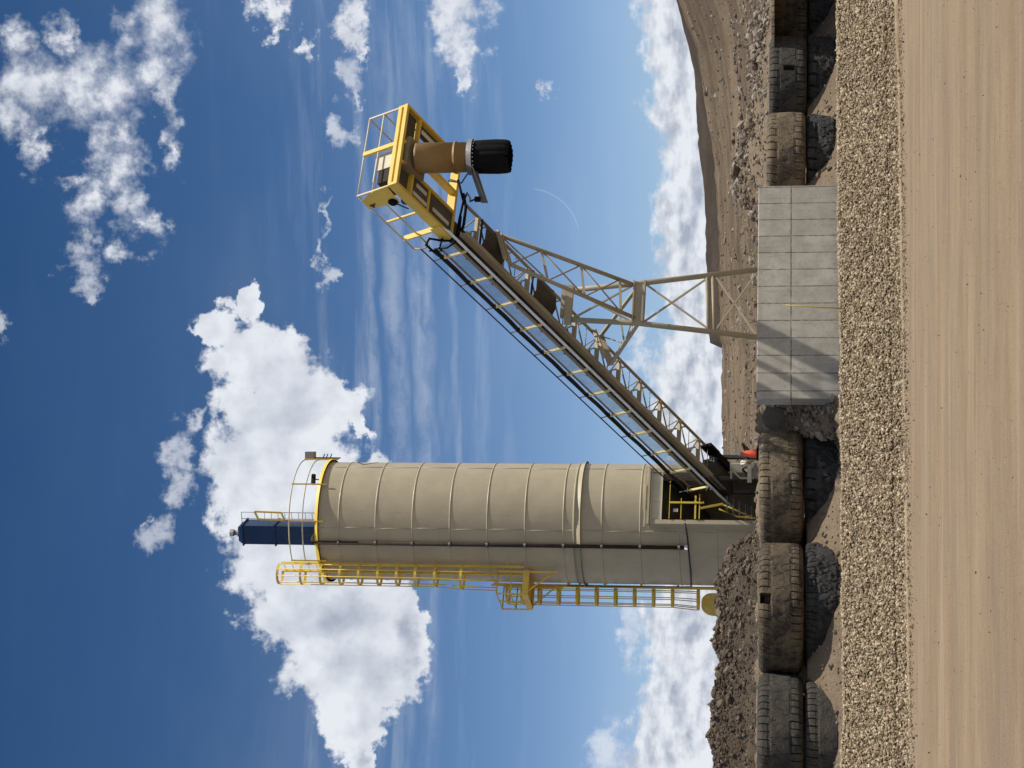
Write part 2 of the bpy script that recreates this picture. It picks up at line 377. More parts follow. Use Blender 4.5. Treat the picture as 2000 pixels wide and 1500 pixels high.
def f_road(k, o):
    W = k.new('ShaderNodeTexNoise'); k.put(W, 'Vector', o); W.inputs['Scale'].default_value = .25; W.inputs['Detail'].default_value = 3
    wv = k.new('ShaderNodeVectorMath', operation='MULTIPLY_ADD'); k.put(wv, 0, W.outputs[1]); wv.inputs[1].default_value = (.5, .5, 0); k.put(wv, 2, o); p = wv.outputs[0]
    rot = (0, 0, R_(-15.6))
    b1 = k.noise(p, 1.0, 9, .70, ((.26, 1.0, 1), rot)); b2 = k.noise(p, 3.2, 8, .72, ((.42, 1.0, 1), rot)); b3 = k.noise(p, .35, 6, .6, ((.2, 1, 1), rot)); b4 = k.noise(o, 11, 7, .75, ((.55, 1.0, 1), rot))
    b5 = k.noise(p, 1.6, 5, .6, ((.10, 1.0, 1), rot))
    c = k.mix(k.ss(b1, .34, .66), (.262, .188, .118), (.345, .252, .157))
    c = k.mix(k.m('MULTIPLY', k.ss(b3, .46, .64), .6), c, (.285, .222, .158))
    c = k.mix(k.m('MULTIPLY', k.ss(b5, .54, .68), .5), c, (.43, .33, .22))
    c = k.mix(k.m('MULTIPLY', k.ss(b2, .54, .74), .45), c, (.46, .345, .215))
    c = k.mix(k.m('MULTIPLY', k.ss(b4, .54, .74), .5), c, (.50, .385, .25))
    g = k.noise(o, 34, 7, .72); sp = k.noise(o, 2.2, 4, .6); c = k.mix(k.m('MULTIPLY', k.ss(g, .54, .70), k.ss(sp, .36, .6, .35, .9)), c, (.10, .07, .045))
    g3 = k.noise(o, 52, 5, .75); c = k.mix(k.ss(g3, .56, .72, 0, .5), c, (.55, .43, .29)); g4 = k.noise(o, 21, 6, .72); c = k.mix(k.ss(g4, .55, .72, 0, .45), c, (.13, .095, .06))
    tk = k.noise(p, .85, 5, .6, ((.06, 1.0, 1), rot)); brk = k.noise(o, 1.5, 5, .65); c = k.mix(k.m('MULTIPLY', k.ss(tk, .52, .60), k.ss(brk, .35, .6, .1, .55)), c, (.235, .178, .122))
    v = k.vor(o, 22); sel = k.ss(k.noise(o, 6, 3), .5, .62); c = k.mix(k.m('MULTIPLY', k.m('MULTIPLY', k.ss(v, .20, .10), sel), .6), c, (.12, .088, .06))
    return c, k.bump(k.m('ADD', k.m('ADD', k.m('MULTIPLY', b2, .5), k.m('MULTIPLY', b4, .35)), k.m('MULTIPLY', g, .8)), .85, .03)
def soil(cA, cB, cC, sc=1.0, bs=.9, rocks=True):
    def f(k, o):
        n1 = k.noise(o, .5 * sc, 6, .6); n2 = k.noise(o, 4 * sc, 7, .68); n3 = k.noise(o, 17 * sc, 6, .7)
        c = k.mix(k.ss(n1, .35, .65), cA, cB); c = k.mix(k.m('MULTIPLY', k.ss(n2, .42, .7), .7), c, cC)
        h = k.m('ADD', k.m('MULTIPLY', n2, .7), k.m('MULTIPLY', n3, .35))
        if rocks:
            v = k.vor(o, 9 * sc); c = k.mix(k.m('MULTIPLY', k.ss(v, .22, .10), .45), c, tuple(min(1, x * 1.7) for x in cB)); h = k.m('SUBTRACT', h, k.m('MULTIPLY', v, .35))
        return c, k.bump(h, bs, .12 / sc)
    return f
def f_stone(a, b, c_):
    def f(k, o):
        g = k.new('ShaderNodeNewGeometry'); r = g.outputs['Random Per Island']
        ramp = k.new('ShaderNodeValToRGB'); k.put(ramp, 0, r); e = ramp.color_ramp.elements
        e[0].position = 0; e[0].color = (*a, 1); e[1].position = 1; e[1].color = (*c_, 1); x = e.new(.55); x.color = (*b, 1)
        n = k.noise(o, 30, 4); return k.mix(k.ss(n, .3, .7, 0, .35), ramp.outputs[0], tuple(q * .6 for q in b)), k.bump(n, .3, .01)
    return f
def f_conc(k, o):                                  # x along the wall, z up
    sx = k.new('ShaderNodeSeparateXYZ'); k.put(sx, 0, o)
    n = k.noise(o, 1.6, 6, .6); n2 = k.noise(o, 9, 6, .65)
    c = k.mix(k.ss(n, .35, .65), (.40, .37, .305), (.53, .495, .42)); c = k.mix(k.ss(n2, .48, .72, 0, .55), c, (.27, .25, .21)); st_ = k.noise(o, 2.2, 5, .6, ((5, 5, .5), (0, 0, 0))); c = k.mix(k.ss(st_, .54, .72, 0, .45), c, (.25, .225, .185))
    cellx = k.m('FLOOR', k.m('DIVIDE', k.m('ADD', sx.outputs[0], .325), .5545)); cellz = k.m('GREATER_THAN', sx.outputs[2], 1.745)
    wn = k.new('ShaderNodeTexWhiteNoise', noise_dimensions='2D'); cv = k.new('ShaderNodeCombineXYZ'); k.put(cv, 0, cellx); k.put(cv, 1, cellz); k.put(wn, 0, cv.outputs[0])
    c = k.mix(k.m('MULTIPLY', wn.outputs[0], .38), c, (.29, .265, .22))
    fr = k.m('SUBTRACT', k.m('DIVIDE', k.m('ADD', sx.outputs[0], .325), .5545), cellx)
    lx = k.m('MINIMUM', fr, k.m('SUBTRACT', 1.0, fr)); wob = k.m('MULTIPLY', k.m('SUBTRACT', k.noise(o, 3, 3), .5), .02)
    seam = k.ss(k.m('ADD', lx, wob), .010, .045, 1, 0)
    lz = k.m('ABSOLUTE', k.m('SUBTRACT', sx.outputs[2], 1.745)); seamz = k.ss(k.m('ADD', lz, k.m('MULTIPLY', wob, .6)), .008, .028, 1, 0)
    sm = k.m('MAXIMUM', seam, seamz); br = k.ss(k.noise(o, 5, 4), .3, .6, .35, 1); sm = k.m('MULTIPLY', sm, br)
    c = k.mix(k.m('MULTIPLY', sm, .85), c, (.085, .076, .062))
    low = k.m('MULTIPLY', k.ss(sx.outputs[2], .75, .35), k.ss(n2, .3, .6)); c = k.mix(k.m('MULTIPLY', low, .5), c, (.22, .18, .13))
    bug = k.vor(o, 26); pit = k.m('MULTIPLY', k.ss(bug, .10, .04), k.ss(n2, .5, .6)); c = k.mix(k.m('MULTIPLY', pit, .6), c, (.12, .11, .1))
    return c, k.bump(k.m('SUBTRACT', n2, k.m('MULTIPLY', sm, 1.2)), .25, .02)
def f_rubber(base, dust, amt):
    def f(k, o):
        n = k.noise(o, 1.6, 6, .65); n2 = k.noise(o, 7, 6, .7); n3 = k.noise(o, 30, 4, .7)
        d = k.m('MULTIPLY', k.ss(k.m('ADD', k.m('MULTIPLY', n, .6), k.m('MULTIPLY', n2, .4)), .38, .60), amt)
        c = k.mix(d, base, dust); c = k.mix(k.ss(n3, .55, .75, 0, .35), c, tuple(x * .5 for x in base))
        n4 = k.noise(o, 15, 6, .75); c = k.mix(k.ss(n4, .5, .7, 0, .45), c, tuple(x * .45 for x in base)); return c, k.bump(k.m('ADD', k.m('ADD', n2, n4), k.m('MULTIPLY', n3, .5)), .75, .05), k.ss(n2, .3, .7, .7, .95)
    return f
MT = {}
MT['road'] = material('packed_dirt', f_road, .9, 0, .15)
MT['ground'] = material('dry_soil', soil((.27, .21, .15), (.33, .26, .185), (.20, .155, .11), .6), .95, 0, .1)
MT['bank'] = material('bank_soil', soil((.20, .15, .10), (.255, .195, .135), (.14, .105, .07), 1.6), .95, 0, .1)
MT['mound'] = material('dark_soil', soil((.082, .062, .044), (.118, .092, .067), (.05, .037, .026), 1.2, 1.0), .95, 0, .1)
def f_hill(k, o):
    n1 = k.noise(o, .035, 6, .6); n2 = k.noise(o, .35, 6, .65, ((.25, 1, 1), (0, 0, R_(35)))); n3 = k.noise(o, 1.6, 6, .7)
    c = k.mix(k.ss(n1, .38, .62), (.135, .096, .061), (.20, .148, .095)); c = k.mix(k.ss(n2, .42, .66, 0, .8), c, (.085, .063, .043)); c = k.mix(k.ss(n3, .56, .75, 0, .6), c, (.27, .22, .16)); n5 = k.noise(o, 5, 6, .7); c = k.mix(k.ss(n5, .52, .7, 0, .5), c, (.08, .06, .042))
    return c, k.bump(k.m('ADD', n2, k.m('MULTIPLY', n3, .5)), .8, .6)
MT['hill'] = material('hill_soil', f_hill, .95, 0, .1)
MT['ridge'] = material('shaded_overburden', soil((.05, .038, .028), (.075, .058, .042), (.034, .026, .019), .16, .5, False), .95, 0, .1)  # soil darkened in its colour to stand for a ridge face in shade
MT['gravel'] = material('gravel_bed', soil((.13, .095, .056), (.175, .13, .08), (.08, .058, .035), 4, 1.0), .95, 0, .1)
MT['stone'] = material('tan_stone', f_stone((.22, .16, .095), (.40, .31, .20), (.70, .58, .41)), .85, 0, .2)
MT['pebble'] = material('road_pebble', f_stone((.10, .075, .05), (.25, .19, .125), (.48, .385, .27)), .9, 0, .2)
MT['rock'] = material('grey_rock', f_stone((.11, .082, .058), (.21, .165, .12), (.40, .345, .275)), .9, 0, .2)
MT['clod'] = material('soil_clod', f_stone((.085, .064, .046), (.125, .096, .07), (.23, .185, .14)), .95, 0, .1)
MT['conc'] = material('formed_concrete', f_conc, .85, 0, .25)
MT['slab'] = material('old_concrete', soil((.13, .112, .09), (.17, .147, .118), (.09, .077, .06), 2, .8, False), .9, 0, .2)
MT['tan'] = paint('tan_paint', (.475, .41, .28), (.43, .37, .25), .4, amt=.42)
MT['tandark'] = paint('tan_steel', (.27, .225, .15), (.22, .18, .118), .5, amt=.5)
MT['paleyellow'] = paint('pale_yellow', (.80, .64, .26), (.74, .58, .22), .45, amt=.25)
MT['stringer'] = paint('stringer_paint', (.40, .36, .28), (.35, .31, .24), .5, amt=.35)
MT['beige'] = paint('beige_steel', (.40, .345, .235), (.35, .30, .20), .5, amt=.4)
MT['boxgrey'] = paint('box_grey', (.33, .30, .26), (.28, .25, .22), .5, amt=.3)
MT['yellow'] = paint('yellow_paint', (.80, .565, .085), (.71, .495, .07), .42, amt=.4)
MT['chute'] = paint('ochre_paint', (.30, .185, .062), (.24, .145, .05), .5, amt=.7)
MT['blue'] = paint('blue_paint', (.004, .030, .105), (.003, .024, .085), .35, amt=.25)
MT['galv'] = paint('galvanised', (.86, .86, .80), (.80, .80, .74), .35, amt=.15, spec=.6)
MT['cream'] = paint('cream_paint', (.66, .60, .44), (.58, .52, .38), .45, amt=.4)
MT['grey'] = paint('grey_paint', (.17, .17, .17), (.13, .13, .135), .5, amt=.4)
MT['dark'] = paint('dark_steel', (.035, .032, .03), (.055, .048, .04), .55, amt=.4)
MT['pipe'] = paint('brown_pipe', (.06, .047, .037), (.045, .036, .029), .8, amt=.4, spec=.15)
MT['belt'] = paint('belt_rubber', (.03, .03, .032), (.05, .045, .04), .7, amt=.5)
MT['black'] = paint('black_rubber', (.0055, .006, .0065), (.008, .008, .009), .75, amt=.06, spec=.12)
MT['cable'] = paint('cable_black', (.012, .014, .02), (.02, .02, .03), .4, amt=.1)
MT['orange'] = paint('orange_plastic', (.92, .115, .035), (.85, .10, .03), .5, amt=.25)
MT['white'] = paint('white_band', (.70, .68, .63), (.6, .58, .53), .5, amt=.4)
MT['rod'] = paint('faded_yellow', (.42, .36, .05), (.33, .27, .04), .5, amt=.3)
MT['straw'] = paint('straw', (.45, .37, .22), (.38, .3, .18), .8, amt=.2)
MT['deck'] = paint('deck_steel', (.10, .095, .085), (.075, .07, .065), .6, amt=.5)
def mesh_mat():
    mt = bpy.data.materials.new('expanded_metal'); mt.use_nodes = True; k = NT(mt); b = k.n['Principled BSDF']
    b.inputs['Base Color'].default_value = (.16, .15, .13, 1); b.inputs['Roughness'].default_value = .5; b.inputs['Metallic'].default_value = .4
    tc = k.new('ShaderNodeTexCoord'); o = tc.outputs['Object']
    al = k.ss(k.noise(o, 3, 4), .3, .7, .34, .5); k.put(b, 'Alpha', al); return mt
MT['mesh'] = mesh_mat()

# ------------------------------------------------------------------ ground, road
gx = np.concatenate([[-6000, -2500, -900, -300, -120], np.linspace(-60, 60, 41), [120, 300, 900, 2500, 6000]])
gy = np.concatenate([[-3000, -800, -200, -60, -20], np.linspace(0, 120, 41), [200, 500, 1500, 4000, 9000]])
tag(gridmesh('ground', gx, gy, lambda x, y: x * 0 - 0.03, MT['ground']), 'dry brown soil reaching out to the horizon', None, None, 'structure')
DX = math.cos(R_(15.6)); DY = math.sin(R_(15.6))    # direction of the road and the berm
def along(t, d): return t * DX - d * DY, 27.95 + t * DY + d * DX     # t along the berm, d behind its foot
tt = np.linspace(-60, 70, 131); dd = np.concatenate([[-40], np.linspace(-26, 6.0, 129)])
def zroad(t, d):
    x, y = along(t, d)
    z = .006 * fbm(t * .15, d * 1.2, 3, 3)
    z = z + .0 * d        # the small smooth windrow left by the grader blade
    return x, y, z
tag(gridmesh('road', tt, dd, zroad, MT['road']), 'pale packed dirt haul road with long wheel and grader streaks', None, None, 'structure')

MT['sand'] = material('fine_sand', lambda k, o: (k.mix(k.ss(k.noise(o, 3, 6, .65), .35, .65), (.27, .20, .125), (.37, .28, .175)), k.bump(k.noise(o, 30, 5), .3, .01)), .95, 0, .1)
wt_ = np.linspace(-26, 28, 700); wp_ = np.linspace(-1, 1, 9)
def zwind(t, q):
    h_ = np.maximum(-.03, .042 * np.interp(t, [-12, -4, 1, 6], [-.1, .25, .8, 1.15]) + .035 * fbm(t * .8, t * 0 + 1, 4, 91)); c_ = -.20 + .035 * fbm(t * .5, t * 0 + 4, 3, 93); w_ = .085 + .03 * fbm(t * 1.1, t * 0 + 7, 3, 95)
    x, y = along(t, c_ + q * w_); return x, y, -.03 + (h_ + .03) * np.sqrt(np.maximum(0, 1 - q * q)) + .006 * fbm(t * 6, q * 3, 2, 97)
tag(gridmesh('sand_strip', wt_, wp_, zwind, MT['sand']), 'narrow smooth strip of pale sand along the foot of the gravel berm', None, None, 'structure')
# ------------------------------------------------------------------ gravel berm: bed and loose stones in one mass
BH = 0.915
def berm_h(t, d):
    w = .05 * fbm(t * .35, t * 0 + 2.2, 3, 21); hh = BH + .045 * fbm(t * .5, t * 0 + 9.1, 3, 23)
    x = d + w
    z = np.where(x < 1.2, x / 1.2 * hh, np.where(x < 1.5, hh, hh - (x - 1.5) * .72))
    z = np.where(x < .25, z * .9, z)
    return z + .025 * fbm(t * 3, d * 3, 3, 25)
bt = np.linspace(-26, 28, 541); bd = np.linspace(-.1, 2.9, 46)
bx, by = np.meshgrid(bt, bd); px_, py_ = along(bx, by); pz = berm_h(bx, by) - .03
vb = np.stack([px_.ravel(), py_.ravel(), pz.ravel()], 1)
nb = len(bt); ib = (np.arange(len(bd) - 1)[:, None] * nb + np.arange(nb - 1)[None]).ravel()
fbq = np.concatenate([np.stack([ib, ib + 1, ib + nb + 1], 1), np.stack([ib, ib + nb + 1, ib + nb], 1)])
NS = 105000
st_t = rng.uniform(-10.5, 11.5, NS); st_d = rng.uniform(-.06, 1.62, NS); st_d[:2600] = .05 - np.abs(rng.normal(0, .16, 2600))
sz = np.clip(rng.lognormal(math.log(.0145), .42, NS), .007, .036)
sx_, sy_ = along(st_t, st_d); szz = np.where(st_d < 0, .004, berm_h(st_t, np.maximum(st_d, 0)) - .012) + rng.uniform(-.004, .016, NS)
sv, sf = stones(np.stack([sx_, sy_, szz], 1), sz, 5)
berm = npmesh('gravel_berm', np.concatenate([vb, sv]), np.concatenate([fbq, sf + len(vb)]), MT['gravel'])
berm.data.materials.append(MT['stone'])
mi = np.zeros(len(berm.data.polygons), np.int32); mi[len(fbq):] = 1; berm.data.polygons.foreach_set('material_index', mi)
tag(berm, 'long low berm of tan crushed gravel beside the dirt road', 'gravel', None, 'stuff')
# pebbles scattered over the road
NPB = 9000
pt = rng.uniform(-9, 10, NPB); pd = -np.abs(rng.normal(0, 3.6, NPB)) - .1; pd[:5000] = -.12 - np.abs(rng.normal(0, .6, 5000)); pd[5000:8600] = -rng.uniform(.2, 15, 3600)
ps = np.clip(rng.lognormal(math.log(.0075), .5, NPB), .004, .034); ps[5000:8600] *= .40; ps[8600:] *= .7; pt[-1] = 2.2; pd[-1] = -9.4; ps[-1] = .045; qx, qy = along(pt, pd)
pv, pf = stones(np.stack([qx, qy, ps * .4 + .004], 1), ps, 8)
tag(npmesh('road_pebbles', pv, pf, MT['pebble']), 'small dark pebbles scattered on the dirt road', 'pebbles', None, 'stuff')

# ------------------------------------------------------------------ tyre positions, concrete wall position
TY = [(-9.66, 49.0), (-6.19, 50.0), (-3.12, 52.0), (6.88, 58.0), (9.74, 60.3), (12.4, 62.7)]
TR = 1.79
WL0 = np.array([-.40, 50.3]); WA = R_(26); WD = np.array([math.cos(WA), math.sin(WA)]); WNn = np.array([math.sin(WA), -math.cos(WA)])
WLEN = 6.93; WT = .42; WTOP = 2.70
# ------------------------------------------------------------------ terrain: the bank behind the tyres and the raised pad
RX = [-80, -9.66, -6.19, -3.12, -1.7, -.9, 6.5, 6.88, 9.74, 12.4, 80]; RY = [28.7, 49.0, 50.0, 52.0, 53.0, 53.4, 57.5, 58.0, 60.3, 62.7, 123]
def zbank(x, y):
    row = np.interp(x, RX, RY); D = (y - row) * .86
    k = np.interp(x, [-5, 6, 10, 20], [1, 1, .94, .9])
    flo = np.interp(y, [34, 44, 48, 60], [-.06, .0, .16, .26]) + .05 * fbm(x * .6, y * .6, 3, 31)
    z = np.interp(D, [-2.5, -1.75, -.6, .9, 1.55, 2.1, 3.0], [-.2, .34, 1.31, 1.31, 2.62, 2.72, 2.68]) * k
    z = z + np.interp(D, [-2, 0, 2, 3], [.05, .02, .16, .05]) * fbm(x * 1.7, y * 1.7, 4, 33) * 1.6
    plain = np.interp(D, [-2.3, 1.5, 2.1, 3.0], [.1, 2.62, 2.72, 2.68]) * k + .12 * fbm(x * 1.3, y * 1.3, 4, 34)
    b_ = np.clip(np.maximum(x - 14.0, -11.4 - x) / 1.2, 0, 1); z = z * (1 - b_) + plain * b_   # a plain slope where no tyres stand
    z = np.maximum(z, flo)
    # behind the concrete wall the fill stands against the wall
    wm = np.interp(x, [-.4, 6.5], [50.3 + .22, 50.3 + .22 + 6.9 * math.tan(WA)])
    fill = np.where(x < 3, wm, np.interp(x, [3, 7], [52.2, 57.2]))
    zw = np.where(y < fill, flo, 2.60 + .06 * fbm(x * 1.5, y * 1.5, 3, 35))
    inw = (x > -.35) & (x < 5.7)
    z = np.where(inw, zw, z)
    # rough notch between the last left tyre and the wall
    gap = (x > -1.5) & (x <= -.35)
    zg = np.interp(y, [50.1, 50.9, 51.8, 52.8, 53.6], [.38, .95, 1.7, 2.3, 2.65]) + .34 * fbm(x * 2.2, y * 2.2, 4, 37)
    z = np.where(gap, zg, z)
    z = z + .035 * fbm(x * 5, y * 5, 3, 39)
    return z
tx = np.concatenate([np.linspace(-60, -14, 32)[:-1], np.linspace(-14, 17, 260), np.linspace(17, 60, 30)[1:]])
ty = np.concatenate([np.linspace(34, 46, 24)[:-1], np.linspace(46, 67, 190), np.linspace(67, 135, 45)[1:]])
tag(gridmesh('terrain', tx, ty, zbank, MT['bank']), 'sloping brown dirt bank with the raised pad above it', None, None, 'structure')
# stones lying on the bank
nb_ = 5200; bxr = rng.uniform(-13, 15, nb_); rowv = np.interp(bxr, RX, RY); byr = rowv + rng.uniform(-3.2, 2.6, nb_)
Dst = (byr - rowv) * .86; kk = ~((bxr > -.3) & (bxr < 6.3)) & ((Dst < -.95) | (Dst > 1.75)); bxr = bxr[kk]; byr = byr[kk]
bs = np.clip(rng.lognormal(math.log(.03), .6, len(bxr)), .012, .16)
gxr = rng.uniform(-1.7, -.25, 420); gyr = rng.uniform(50.35, 52.6, 420); bxr = np.concatenate([bxr, gxr]); byr = np.concatenate([byr, gyr]); bs = np.concatenate([bs, np.clip(rng.lognormal(math.log(.05), .6, 420), .02, .17)])
bv, bf = stones(np.stack([bxr, byr, zbank(bxr, byr) + bs * .2], 1), bs, 11)
tag(npmesh('bank_stones', bv, bf, MT['rock']), 'loose stones strewn over the dirt bank and pad edge', 'stones', None, 'stuff')

# ------------------------------------------------------------------ soil mound left, behind the tyres
def zmound(x, y):
    cx = np.interp(x, [-40, -16, -12, -9.5, -8, -6.2, -5.3, -4.7, -4.0], [4.4, 4.35, 4.2, 4.1, 4.0, 3.85, 3.75, 2.9, 2.2])
    prof = np.interp(np.abs(y - (57.3 + x * .06)), [0, .5, 3.2, 6], [1, .97, .18, -.3])
    z = 2.5 + (cx - 2.5) * prof
    r = 1 - np.abs(fbm(x * 1.1, y * 1.1, 4, 41))
    return z + .28 * fbm(x * .9, y * .9, 4, 43) + .30 * (r - .8) + .17 * fbm(x * 3.5, y * 3.5, 3, 45) - .10 * np.maximum(0, fbm(x * 2.2, y * 2.2, 3, 47))
tag(gridmesh('mound', np.linspace(-34, -3.6, 330), np.linspace(52.5, 62.5, 110), zmound, MT['mound']), 'long dark mound of clumpy brown soil behind the left tyres', None, None, 'structure')
nm = 9000; mx = rng.uniform(-16, -4.0, nm); my = 57.3 + mx * .06 - np.abs(rng.normal(0, 1.6, nm)) + .4
ms = np.clip(rng.lognormal(math.log(.033), .6, nm), .015, .17)
mv, mf = stones(np.stack([mx, my, zmound(mx, my) + ms * .15], 1), ms, 13)
tag(npmesh('soil_clods', mv, mf, MT['clod']), 'lumps of soil and stones covering the dark mound', 'clods', None, 'stuff')

# ------------------------------------------------------------------ hills behind
HA = [-30, -14, -8, -4.5, -2.6, -2.4, 0, 1.2, 1.4, 4, 7, 9, 10.5, 12.2, 16, 25, 35]
HE = [.02, .026, .032, .037, .0395, .0395, .0402, .0405, .0420, .0416, .0435, .0485, .052, .0635, .084, .11, .12]
def zhill(a, r):
    x = r * np.sin(np.radians(a)); y = r * np.cos(np.radians(a)); e = np.interp(a, HA, HE)
    f = np.interp(r, [60, 85, 190, 215, 260, 400], [.0, .012 / .04, .955, 1.0, .96, .4])
    z = 2.4 + e * np.maximum(r, 1) * f * np.interp(r, [60, 85, 190], [0, .5, 1]) - .75 * np.interp(r, [85, 210], [0, 1])
    z = np.where(r < 80, 2.3, z)
    return x, y, z + np.interp(r, [80, 120, 300], [0, .25, 1.0]) * (fbm(x * .06, y * .06, 5, 51) * 1.0 + .35 * fbm(x * .45, y * .25, 4, 58) - .9 * np.abs(fbm(x * .11 + y * .03, y * .02, 4, 57)))
tag(gridmesh('hill', np.linspace(-22, 26, 420), np.concatenate([np.linspace(60, 260, 190), np.linspace(270, 420, 12)]), zhill, MT['hill']), 'bare light brown hillside behind the plant', None, None, 'structure')
RA = [-30, -4, 0, 1.1, 1.3, 2.5, 4, 6, 8, 10, 12.2, 20, 35]; RE = [.0, .02, .03, .038, .0465, .0480, .0495, .0513, .0538, .057, .066, .09, .1]
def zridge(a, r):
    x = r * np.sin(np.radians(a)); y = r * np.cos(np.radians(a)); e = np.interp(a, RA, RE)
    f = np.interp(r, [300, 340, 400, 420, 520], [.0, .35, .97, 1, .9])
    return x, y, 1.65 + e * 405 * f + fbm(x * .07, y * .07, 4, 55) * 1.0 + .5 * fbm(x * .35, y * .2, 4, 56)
tag(gridmesh('ridge', np.linspace(-30, 35, 300), np.linspace(300, 520, 26), zridge, MT['ridge']), 'far ridge of dumped soil coloured dark for the shade on it under the clouds', None, None, 'structure')
# rubble heap right of the wall
RZ = [(-.9, .0), (3.6, .0), (4.6, .35), (5.2, 1.2), (6.0, 2.0), (6.7, 2.1), (8.0, 1.65), (9.5, 1.25), (11, .9), (12.5, .55), (16, .5), (30, .5)]
def zrub(a, r):
    x = r * np.sin(np.radians(a)); y = r * np.cos(np.radians(a))
    h = np.interp(a, [q[0] for q in RZ], [q[1] for q in RZ]); c = 77
    f = np.interp(r, [69, 76.5, 77.5, 84], [0, 1, 1, .1]); r2 = 1 - np.abs(fbm(x * .8, y * .8, 4, 61))
    return x, y, 2.0 + h * f * 1.0 + .42 * fbm(x * .5, y * .5, 4, 63) * np.minimum(1, h) + .4 * (r2 - .8) * np.minimum(1, h)
tag(gridmesh('rubble_bank', np.linspace(2.8, 24, 300), np.linspace(68, 85, 110), zrub, MT['bank']), 'brown dirt heap behind the right tyres', None, None, 'structure')
nr = 6500; ra = rng.uniform(3.2, 15, nr); rr = 76.5 + rng.normal(0, 1.0, nr); rr[4000:] = rng.uniform(69, 77, nr - 4000)
rs = np.clip(rng.lognormal(math.log(.075), .55, nr), .03, .26); rs[4000:] *= .6
x_, y_, z_ = zrub(ra, rr); rv, rf = stones(np.stack([x_, y_, z_ + rs * .25], 1), rs, 17)
tag(npmesh('rubble', rv, rf, MT['rock']), 'grey broken rock tipped along the crest of the dirt heap', 'rubble', None, 'stuff')
nh = 6000; ha = rng.uniform(-4, 14, nh); hr = 82 + 120 * rng.uniform(0, 1, nh) ** 2.6
hs = np.clip(rng.lognormal(math.log(.09), .6, nh), .03, .40); x_, y_, z_ = zhill(ha, hr); hv, hf = stones(np.stack([x_, y_, z_ + hs * .1], 1), hs, 19)
tag(npmesh('hill_rocks', hv, hf, MT['rock']), 'scattered rocks on the bare hillside', 'rocks', None, 'stuff')

